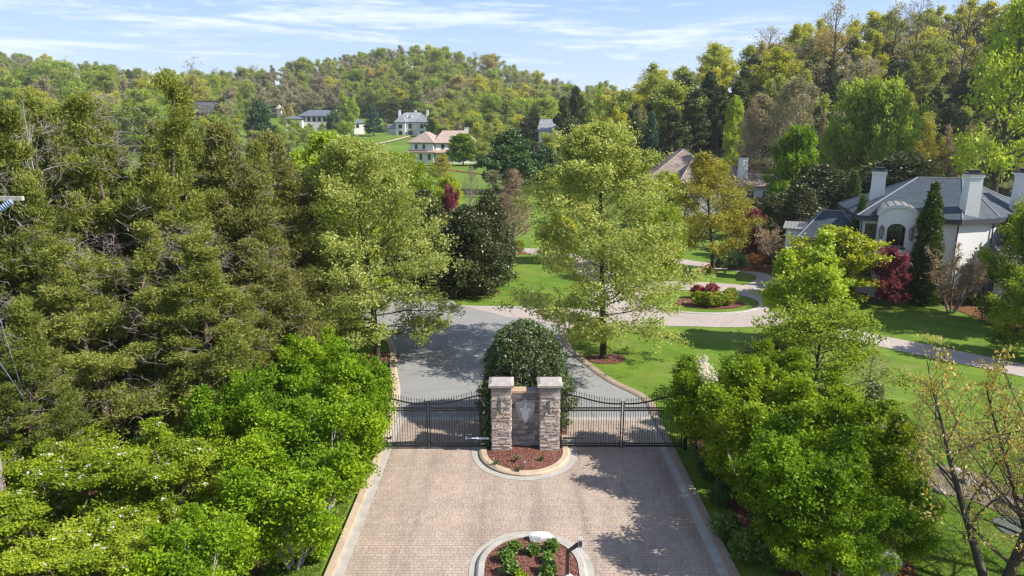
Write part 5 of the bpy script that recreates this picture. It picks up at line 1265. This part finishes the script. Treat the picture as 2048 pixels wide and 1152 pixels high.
mid=(('hill_bare',388,128,300,80,'bare_tree','large bare tree against the sky above the dark barn'),('hill_bare',455,205,265,90,'bare_tree','grey bare tree in front of the dark barn'),('hill_bare',410,215,255,80,'bare_tree','grey bare tree left of the one in front of the barn'),
 ('h_green',497,178,335,46,'spring_tree','small lime round tree right of the barn roof'),('deep_tree',520,208,300,60,'dark_tree','dark spreading evergreen left of the turret'),('h_orange',577,206,398,30,'budding_tree','rusty budding shrub like tree right of the turret'),
 ('h_green',612,246,300,64,'spring_tree','fresh green tree in front of the blue roofed house'),('h_green',692,244,300,48,'spring_tree','fresh green tree right of the blue roofed house lawn'),('h_green',588,232,345,44,'spring_tree','fresh green tree at the left wing of the blue roofed house'),('deep_tree',668,226,352,38,'dark_tree','dark tree at the right end of the blue roofed house'),('h_olive',632,243,348,40,'budding_tree','olive tree before the middle of the blue roofed house'),('h_olive',610,262,330,50,'budding_tree','olive tree low in front of the blue roofed house'),('h_green',560,268,300,60,'spring_tree','fresh green tree below the turret'),('h_olive',520,262,290,66,'budding_tree','olive tree left of the turret lawn'),('h_yellow',720,290,230,60,'spring_tree','yellow green tree at the foot of the hillside lawn'),('h_olive',800,300,215,56,'budding_tree','olive tree left of the tiled house lawn'),('h_green',655,262,262,60,'spring_tree','fresh green tree on the lawn below the blue roofed house'),('h_olive',570,245,280,60,'budding_tree','olive tree in front of the turret'),
 ('lime_tree',700,176,372,46,'lime_tree','yellow lime tree beside the white outbuilding'),('conifer_blue',746,208,362,50,'conifer','blue green conifer right of the yellow lime tree'),('hill_cedar',788,200,402,50,'cedar_tree','dark cedar behind the slate mansion, left'),('hill_cedar',812,196,404,46,'cedar_tree','dark cedar behind the slate mansion, right of the other'),
 ('bare_thin',771,236,366,16,'bare_tree','slim tan columnar tree left of the slate mansion'),('bare_thin',825,244,362,12,'bare_tree','slim tan columnar tree in front of the slate mansion'),
 ('maple_bright',868,230,358,42,'leafy_tree','fresh green tree covering the right end of the slate mansion'),('h_yellow',906,222,335,56,'spring_tree','yellow green tree right of the slate mansion'),('h_yellow',945,226,320,56,'spring_tree','second yellow green tree right of the slate mansion'),('h_olive',890,250,300,50,'budding_tree','olive tree behind the tiled house'),
 ('h_olive',978,236,262,66,'budding_tree','olive tree right of the tiled house'),('h_yellow',1015,222,285,70,'spring_tree','yellow green tree above the far lawn'),('h_olive',957,272,236,54,'budding_tree','olive tree at the corner of the tiled house'),('hill_cedar',1050,232,250,56,'cedar_tree','dark cedar left of the steep slate house'),('hill_cedar',1068,216,236,50,'cedar_tree','taller dark cedar left of the steep slate house'),
 ('hill_cedar',1128,190,206,54,'cedar_tree','dark cedar right of the steep slate house'),('hill_cedar',1150,170,212,60,'cedar_tree','tallest dark cedar behind the steep slate house'),('hill_cedar',1168,214,180,56,'cedar_tree','dark cedar behind the crown of the right pale oak'),('h_olive',1100,268,196,60,'budding_tree','olive tree in front of the steep slate house'),('h_olive',1188,210,172,70,'budding_tree','olive tree behind the top of the right pale oak'),
 ('h_yellow',1216,196,150,86,'spring_tree','golden green round tree above the right pale oak'),('conifer_blue',1302,222,142,64,'conifer','blue green conifer right of the right pale oak top'),('hill_cedar',1345,210,150,76,'cedar_tree','dark cedar behind the long house ridge'),('hill_cedar',1384,196,156,80,'cedar_tree','tall dark cedar behind the long house'),('hill_cedar',1266,232,150,66,'cedar_tree','dark cedar behind the golden green round tree'),
 ('h_green',1200,150,232,46,'spring_tree','tall fresh green tree breaking the skyline between the hills'),('deep_tree',1420,215,162,70,'dark_tree','dark green tree behind the long house chimney'),('hill_cedar',1460,200,165,80,'cedar_tree','dark cedar on the slope behind the slim fresh green tree'),('hill_cedar',1310,190,170,76,'cedar_tree','dark cedar on the skyline dip left of the right hill'),
 ('hill_bare',1668,6,185,110,'bare_tree','tall bare tree on the crest of the right hill, leftmost'),('hill_bare',1835,-14,172,120,'bare_tree','tall bare tree on the crest of the right hill, middle'),('hill_bare',1790,8,182,100,'bare_tree','tall bare tree on the crest beside the middle one'),('hill_bare',1925,-20,165,120,'bare_tree','tall bare tree on the crest of the right hill, rightmost'),('hill_bare',1290,140,270,70,'bare_tree','bare tree low on the left shoulder of the right hill'))
for m_ in mid: tree(*m_[:7])
# island hedge and small shrubs
IS=[(14.9,52.9),(15.6,52.6),(16.4,52.7),(17.2,53.2),(17.9,54.0)]
for k,(x,y) in enumerate(IS):
    shrub(x,y,.7,400+k,('golden clipped shrub in the turning circle hedge, ' + ('behind the oak foliage','front middle','front right of middle','below the red shrub','rightmost','leftmost')[k]),'boxhedge','shrub','hedge_shrub','golden hedge round the turning circle',520,9)
for k,(x,y,s,la) in enumerate(((16.6,55.2,.8,'round red leaved shrub on the turning circle, larger right one'),(15.5,55.5,.65,'round red leaved shrub on the turning circle, smaller left one'))):
    shrub(x,y,s,420+k,la,'red_shrub','shrub','red_shrub','red shrubs on the turning circle',420,9)
for k,(u,v,s,mt,la) in enumerate(((1440,532,.7,'deep','dark clipped shrub behind the stone bench, left'),(1462,530,.7,'deep','dark clipped shrub behind the stone bench, middle'),(1484,530,.75,'deep','dark clipped shrub behind the stone bench, right'),
    (1418,541,.4,'boxhedge','low pale shrub at the foot of the golden olive tree'),(1505,528,.9,'rust','rusty brown shrub right of the stone bench'),(1530,520,.9,'rust','rusty brown shrub at the corner of the villa drive'),
    (1840,588,.8,'shrub','green shrub right of the pink maple trunk'),(1815,592,.6,'greygreen','grey green low shrub beside the pink maple trunk'),(1890,600,.8,'rust','rusty shrub at the villa wall behind the crape myrtle'),(1870,592,.8,'deep','dark green shrub below the tall arborvitae'),
    (1945,602,.7,'deep','dark green shrub at the foot of villa wall, far right'),(1770,590,.5,'deep','low dark shrub in the bed left of the pink maple'),(1040,497,.9,'boxhedge','golden shrub by the far drive left of the bare brown tree'))):
    x,y=gnd(u,v+8); shrub(x,y,s,440+k,la,mt,'shrub','shrub','garden shrubs in the villa beds',320,8)
for k,(u,v,s,mt,la) in enumerate(((1450,1080,.55,'shrub','low green shrub beside the right kerb near the bottom'),(1490,1120,.6,'shrub','leafy green shrub under the right trees by the kerb'),(1440,1010,.5,'deep','dark shrub in the shade beside the right kerb'),(1415,960,.5,'deep','dark shrub in the shade at the bend of the right kerb'),(1560,1140,.7,'shrub','leafy green shrub at the bottom edge left of the right stone pillar'),
    (1845,1050,.4,'bright_r','tiny yellowish shrub on the creek lawn'),(640,1120,.35,'bright','tuft of bright leaves at the left kerb near the bottom edge'),(330,1130,.5,'deep','dark shrub in front of the lower left pillar'))):
    x,y=gnd(u,v); shrub(x,y,s,470+k,la,mt,'shrub','shrub','low shrubs beneath the entrance trees',420,9)
# clipped round evergreen behind the piers
t=thing('round_evergreen','big dark glossy clipped evergreen dome behind the stone gate piers','shrub',(.62,30.6,0))
A,D,S,rng=shell(500,5.0,2.0,[(0,.92),(.2,1),(.45,.97),(.7,.84),(.88,.58),(1,.14)],4600,inner=.78,lump=.15,nl=170,z0=.05)
ob('crown',crown('crown',M['holly'],leaves(rng,A,D,S,11,.115,.062,.08,up=.45,along=.5)),t)
A2=[]; T=Tubes()
for k in range(7):
    w=k*.9; T.add(np.array([[0,0,-.1],[.3*math.cos(w),.3*math.sin(w),1.6],[.9*math.cos(w),.9*math.sin(w),3.6]]),.07,.02,6)
ob('trunk',T.mesh('trunk',M['bark_dark']),t)
t=thing('climbing_ivy','dark ivy with a few white blooms climbing the left side of the left pier','vine',(-.98,27.95,0))
rg=np.random.default_rng(501); n=900; u=rg.uniform(0,1,n); A=np.stack([rg.normal(-.08,.09,n)-.1*u,rg.uniform(-.35,.7,n),.1+u*2.75],1); D=nrm(rg.normal(0,1,(n,3))+np.array([-.5,-.8,-.3])); S=rg.uniform(0,.7,n)
ob('foliage',crown('foliage',M['holly'],leaves(rg,A,D,S,9,.10,.06,.07,up=.2,along=.4)),t)
i=np.where((A[:,0]<-.1)&(A[:,1]<-.1))[0][:16]; ob('blossoms',crown('blossoms',M['bloom'],leaves(rg,A[i]+np.array([-.08,-.1,0]),D[i],S[i],6,.07,.06,.035)),t)
T=Tubes(); 
for k in range(5): T.add(np.array([[.0,-.2+k*.2,-.1],[.02,-.1+k*.15,1.2],[0,0+k*.1,2.6]]),.02,.008,5)
ob('stems',T.mesh('stems',M['bark']),t)
b=MB(); gx_,gy_=gnd(963,580); b.box(-.05,.05,-.05,.05,-.1,.75); b.box(-.07,.07,-.07,.07,.7501,.79); o=b.build('marker_post',M['frame_w']); o.location=(gx_,gy_,0); tag(o,'short white post at the foot of the central magnolia','post')

# ------------------------------------------------------------------ woods on the hills
rng=np.random.default_rng(77); rnd=random.Random(78)
cand=[]
def want(x,y):
    q=x/y; u=CX+q*F
    if y<118 or y>640: return None
    if q>.14:                                   # right hill
        if y>330: return None
        if q<.22 and y<165 and q>.14: return None
        if y<153 and q<.43: return None
        lo=y<172
        r=rnd.random()
        if lo: return ('hill_cedar' if r<.64 else ('h_olive' if r<.80 else 'h_grey' if r<.93 else 'hill_bare')), 6.2
        if y<205: return ('hill_cedar' if r<.42 else 'h_olive' if r<.62 else 'h_yellow' if r<.82 else 'h_grey' if r<.92 else 'h_orange'), 7.2
        return ('h_yellow' if r<.42 else 'h_olive' if r<.60 else 'hill_bare' if r<.84 else 'h_orange' if r<.92 else 'hill_cedar'), 8.0
    r=rnd.random()
    if q<-.40 and 215<y<470:                    # left slope
        return ('h_green' if r<.42 else 'h_yellow' if r<.6 else 'h_olive' if r<.8 else 'h_grey' if r<.92 else 'hill_cedar'), 10.
    if -.13<q<=.14 and 285<y<440:               # wood right of the far houses
        if q<-.1 and y<395 : return None
        return ('h_olive' if r<.34 else 'h_yellow' if r<.58 else 'h_green' if r<.76 else 'h_orange' if r<.84 else 'hill_cedar' if r<.93 else 'h_grey'), 9.5
    if y>=440 or (y>425 and q<-.36):
        if y<470 and -.4<q<-.22: return (('h_grey','h_olive')[r<.5]), 13.
        left=q<-.22
        if left: return ('h_olive' if r<.34 else 'h_grey' if r<.62 else 'h_green' if r<.84 else 'h_yellow' if r<.90 else 'hill_bare'), 10.5
        return ('h_olive' if r<.34 else 'h_green' if r<.60 else 'h_yellow' if r<.75 else 'h_orange' if r<.79 else 'h_grey' if r<.93 else 'hill_bare' if r<.97 else 'hill_cedar'), 10.5
    return None
occ={}
for _ in range(60000):
    y=rng.uniform(118,640)**1.0; q=rng.uniform(-.80,.86); x=q*y
    w=want(x,y)
    if not w: continue
    sp,gap=w; gi=(int(x//12),int(y//12)); ok=True
    for a in (-1,0,1):
        for c in (-1,0,1):
            for (px_,py_,g) in occ.get((gi[0]+a,gi[1]+c),()):
                if (px_-x)**2+(py_-y)**2<((g+gap)/2)**2: ok=False;break
            if not ok: break
        if not ok: break
    if not ok: continue
    occ.setdefault(gi,[]).append((x,y,gap)); cand.append((x,y,sp))
KEEP=[(1325,1550,125,150),(1085,1125,205,228)]
cand.sort(key=lambda c:c[1])
buf=np.full(300,2000.0); sel=[]
for x,y,sp in cand:
    z=th(x,y); h=(rnd.uniform(.7,1.15) if y<330 else rnd.uniform(.8,1.45))*(15.5 if sp!='hill_cedar' else 13)*(1.0 if y>300 else .95); rad=h*(.45 if sp!='hill_cedar' else .26)*rnd.uniform(.85,1.2)
    ut,vt=proj(x,y,z+h); wpx=rad*.7*F/y
    if ut<-90 or ut>2140: continue
    i0,i1=int(np.clip((ut-wpx+100)/8,0,299)),int(np.clip((ut+wpx+100)/8,0,299))
    vis=buf[i0:i1+1].max()-vt
    if vis>2:
        sel.append((x,y,sp,h,rad,wpx,vt,min(vis,60)*wpx))
        seg=buf[i0:i1+1]; np.minimum(seg,vt+4,out=seg)
sel.sort(key=lambda s:-s[7])
LB={'h_yellow':'yellow green spring tree','h_olive':'olive green budding tree','h_green':'fresh green spring tree','h_orange':'orange brown budding tree','h_grey':'grey brown twiggy tree','hill_bare':'bare branched tree','hill_cedar':'dark evergreen cedar'}
NM={'h_yellow':'spring_tree','h_olive':'budding_tree','h_green':'spring_tree','h_orange':'budding_tree','h_grey':'twiggy_tree','hill_bare':'bare_tree','hill_cedar':'cedar_tree'}
NI=295; mass=[]
for k,(x,y,sp,h,rad,wpx,vt,sc) in enumerate(sel):
    q=x/y
    zone='on the wooded hill at the right' if q>.14 else ('on the wooded slope at the far left' if q<-.40 else ('in the wood right of the far houses' if y<440 else 'on the far hill behind the houses'))
    if k<NI:
        if y>330 and 'far_'+sp[2:] in PR: put('far_'+sp[2:],x,y,h,rad,NM[sp],LB[sp]+' '+zone,'tree',LB[sp]+'s '+zone)
        else: put(sp,x,y,h,rad,NM[sp],LB[sp]+' '+zone,'tree',LB[sp]+'s '+zone)
    else: mass.append((x,y,sp,h,rad))
print('HILL TREES',len(cand),len(sel),'mass',len(mass))
# trees too many to stand alone: one mass per kind would be the same wood, so a single object holds them
Vs=[];Qs=[];Ts=[];Ms=[];n0=0
allm=[]
for x,y,sp,h,rad in mass:
    vs=PR['far_'+sp[2:]] if 'far_'+sp[2:] in PR else PR[sp]; v=vs[rnd.randrange(len(vs))]; a=rnd.uniform(0,6.28); ca,sa=math.cos(a),math.sin(a); z=th(x,y); tz=rnd.uniform(-.2,.2)
    for pn,me_ in v[2]:
        nv=len(me_.vertices); co=np.empty(nv*3,np.float32); me_.vertices.foreach_get('co',co); co=co.reshape(-1,3)*np.array([rad/v[1],rad/v[1],h/v[0]])
        co=np.stack([co[:,0]*ca-co[:,1]*sa+x,co[:,0]*sa+co[:,1]*ca+y,co[:,2]+z],1)
        nq=len(me_.polygons); qi=np.empty(nq*4,np.int32); me_.loops.foreach_get('vertex_index',qi)
        tt=np.full(nq,.5,np.float32)
        if 'tint' in me_.attributes: me_.attributes['tint'].data.foreach_get('value',tt); tt=np.clip(tt+tz,0,1)
        mt=me_.materials[0]
        if mt not in allm: allm.append(mt)
        Vs.append(co);Qs.append(qi.reshape(-1,4)+n0);Ts.append(tt);Ms.append(np.full(nq,allm.index(mt),np.int32)); n0+=nv
if Vs:
    me=quads_mesh('far_woodland',np.concatenate(Vs),np.concatenate(Qs),allm[0],np.concatenate(Ts))
    for mt in allm[1:]: me.materials.append(mt)
    me.polygons.foreach_set('material_index',np.concatenate(Ms)); me.update()
    tag(ob('far_woodland',me),kind='stuff')
# ------------------------------------------------------------------ light, sky, camera
EL,AZ=R(42),R(-15)       # sun on the right, slightly towards the camera
sc=bpy.context.scene
w=bpy.data.worlds.new('World'); sc.world=w; w.use_nodes=True; nt=w.node_tree; nt.nodes.clear()
sky=N(nt,'ShaderNodeTexSky',sky_type='NISHITA'); sky.sun_disc=False; sky.sun_elevation=EL; sky.sun_rotation=R(90)-AZ; sky.altitude=200; sky.air_density=1.0; sky.dust_density=.6; sky.ozone_density=1.5
co=N(nt,'ShaderNodeTexCoord').outputs['Generated']
s=N(nt,'ShaderNodeSeparateXYZ'); nt.links.new(co,s.inputs[0])
mp=N(nt,'ShaderNodeMapping'); mp.inputs['Scale'].default_value=(2.4,2.4,26); mp.inputs['Rotation'].default_value=(0,R(3.2),0); nt.links.new(co,mp.inputs[0])
n1=noise(nt,mp.outputs[0],1.5,7,.62,.6)
mp2=N(nt,'ShaderNodeMapping'); mp2.inputs['Scale'].default_value=(9,9,70); mp2.inputs['Rotation'].default_value=(0,R(5),0); nt.links.new(co,mp2.inputs[0])
n2=noise(nt,mp2.outputs[0],3.0,5,.6,.4)
f=math_n(nt,'ADD',math_n(nt,'MULTIPLY',n1,.78),math_n(nt,'MULTIPLY',n2,.22))
cl=ramp(nt,f,[(.48,(0,0,0)),(.58,(.6,.6,.6)),(.68,(1,1,1))])
hz=ramp(nt,s.outputs[2],[(.0,(.72,.82,.99)),(.07,(.56,.72,.99)),(.2,(.34,.53,.93)),(.36,(.20,.34,.68)),(1.0,(.10,.18,.42))])
hz=mix_c(nt,1.0,hz,(4.35,4.35,4.35),'MULTIPLY')
skyc=mix_c(nt,.85,sky.outputs[0],hz)
c=mix_c(nt,math_n(nt,'MULTIPLY',cl,.75),skyc,(4.9,5.1,5.4))
bg=N(nt,'ShaderNodeBackground'); bg.inputs['Strength'].default_value=.15; nt.links.new(c,bg.inputs[0])
o=N(nt,'ShaderNodeOutputWorld'); nt.links.new(bg.outputs[0],o.inputs[0])
hb=MB(); hb.box(-1520,1520,-420,1620,-1.5,125); hz_m,hnt,hn,hl=mat_new('haze_air'); pv=N(hnt,'ShaderNodeVolumePrincipled'); pv.inputs['Color'].default_value=(.86,.90,.96,1); pv.inputs['Density'].default_value=.00017; pv.inputs['Anisotropy'].default_value=.2
ho=N(hnt,'ShaderNodeOutputMaterial'); hl.new(pv.outputs[0],ho.inputs['Volume']); tag(hb.build('haze',hz_m),kind='stuff')
L=bpy.data.lights.new('Sun','SUN'); L.energy=5.0; L.angle=R(.55); L.color=(1,.95,.87)
so=bpy.data.objects.new('Sun',L); C.objects.link(so)
sd=Vector((math.cos(EL)*math.cos(AZ),math.cos(EL)*math.sin(AZ),math.sin(EL))); so.rotation_euler=sd.to_track_quat('Z','Y').to_euler(); so.location=(60,-10,80)
cam=bpy.data.cameras.new('Camera'); cam.lens=24; cam.sensor_width=36; cam.clip_end=9000; cam.clip_start=.1
cob=bpy.data.objects.new('Camera',cam); C.objects.link(cob); cob.location=(0,0,CH); cob.rotation_euler=(R(90)-TH,0,0); sc.camera=cob
sc.view_settings.view_transform='Standard'; sc.view_settings.look='None'; sc.view_settings.exposure=0.74; sc.view_settings.gamma=1
sc.render.engine='CYCLES'; sc.cycles.volume_bounces=0; sc.cycles.max_bounces=6; sc.cycles.diffuse_bounces=3; sc.cycles.glossy_bounces=2; sc.cycles.transmission_bounces=3; sc.cycles.use_denoising=True; sc.cycles.denoiser='OPENIMAGEDENOISE'; sc.cycles.denoising_input_passes='RGB_ALBEDO_NORMAL'; sc.cycles.denoising_prefilter='ACCURATE'; sc.cycles.pixel_filter_type='BLACKMAN_HARRIS'; sc.cycles.filter_width=1.3; sc.cycles.use_adaptive_sampling=True; sc.cycles.adaptive_threshold=.015
sc.cycles.caustics_reflective=False; sc.cycles.caustics_refractive=False; sc.cycles.sample_clamp_indirect=6
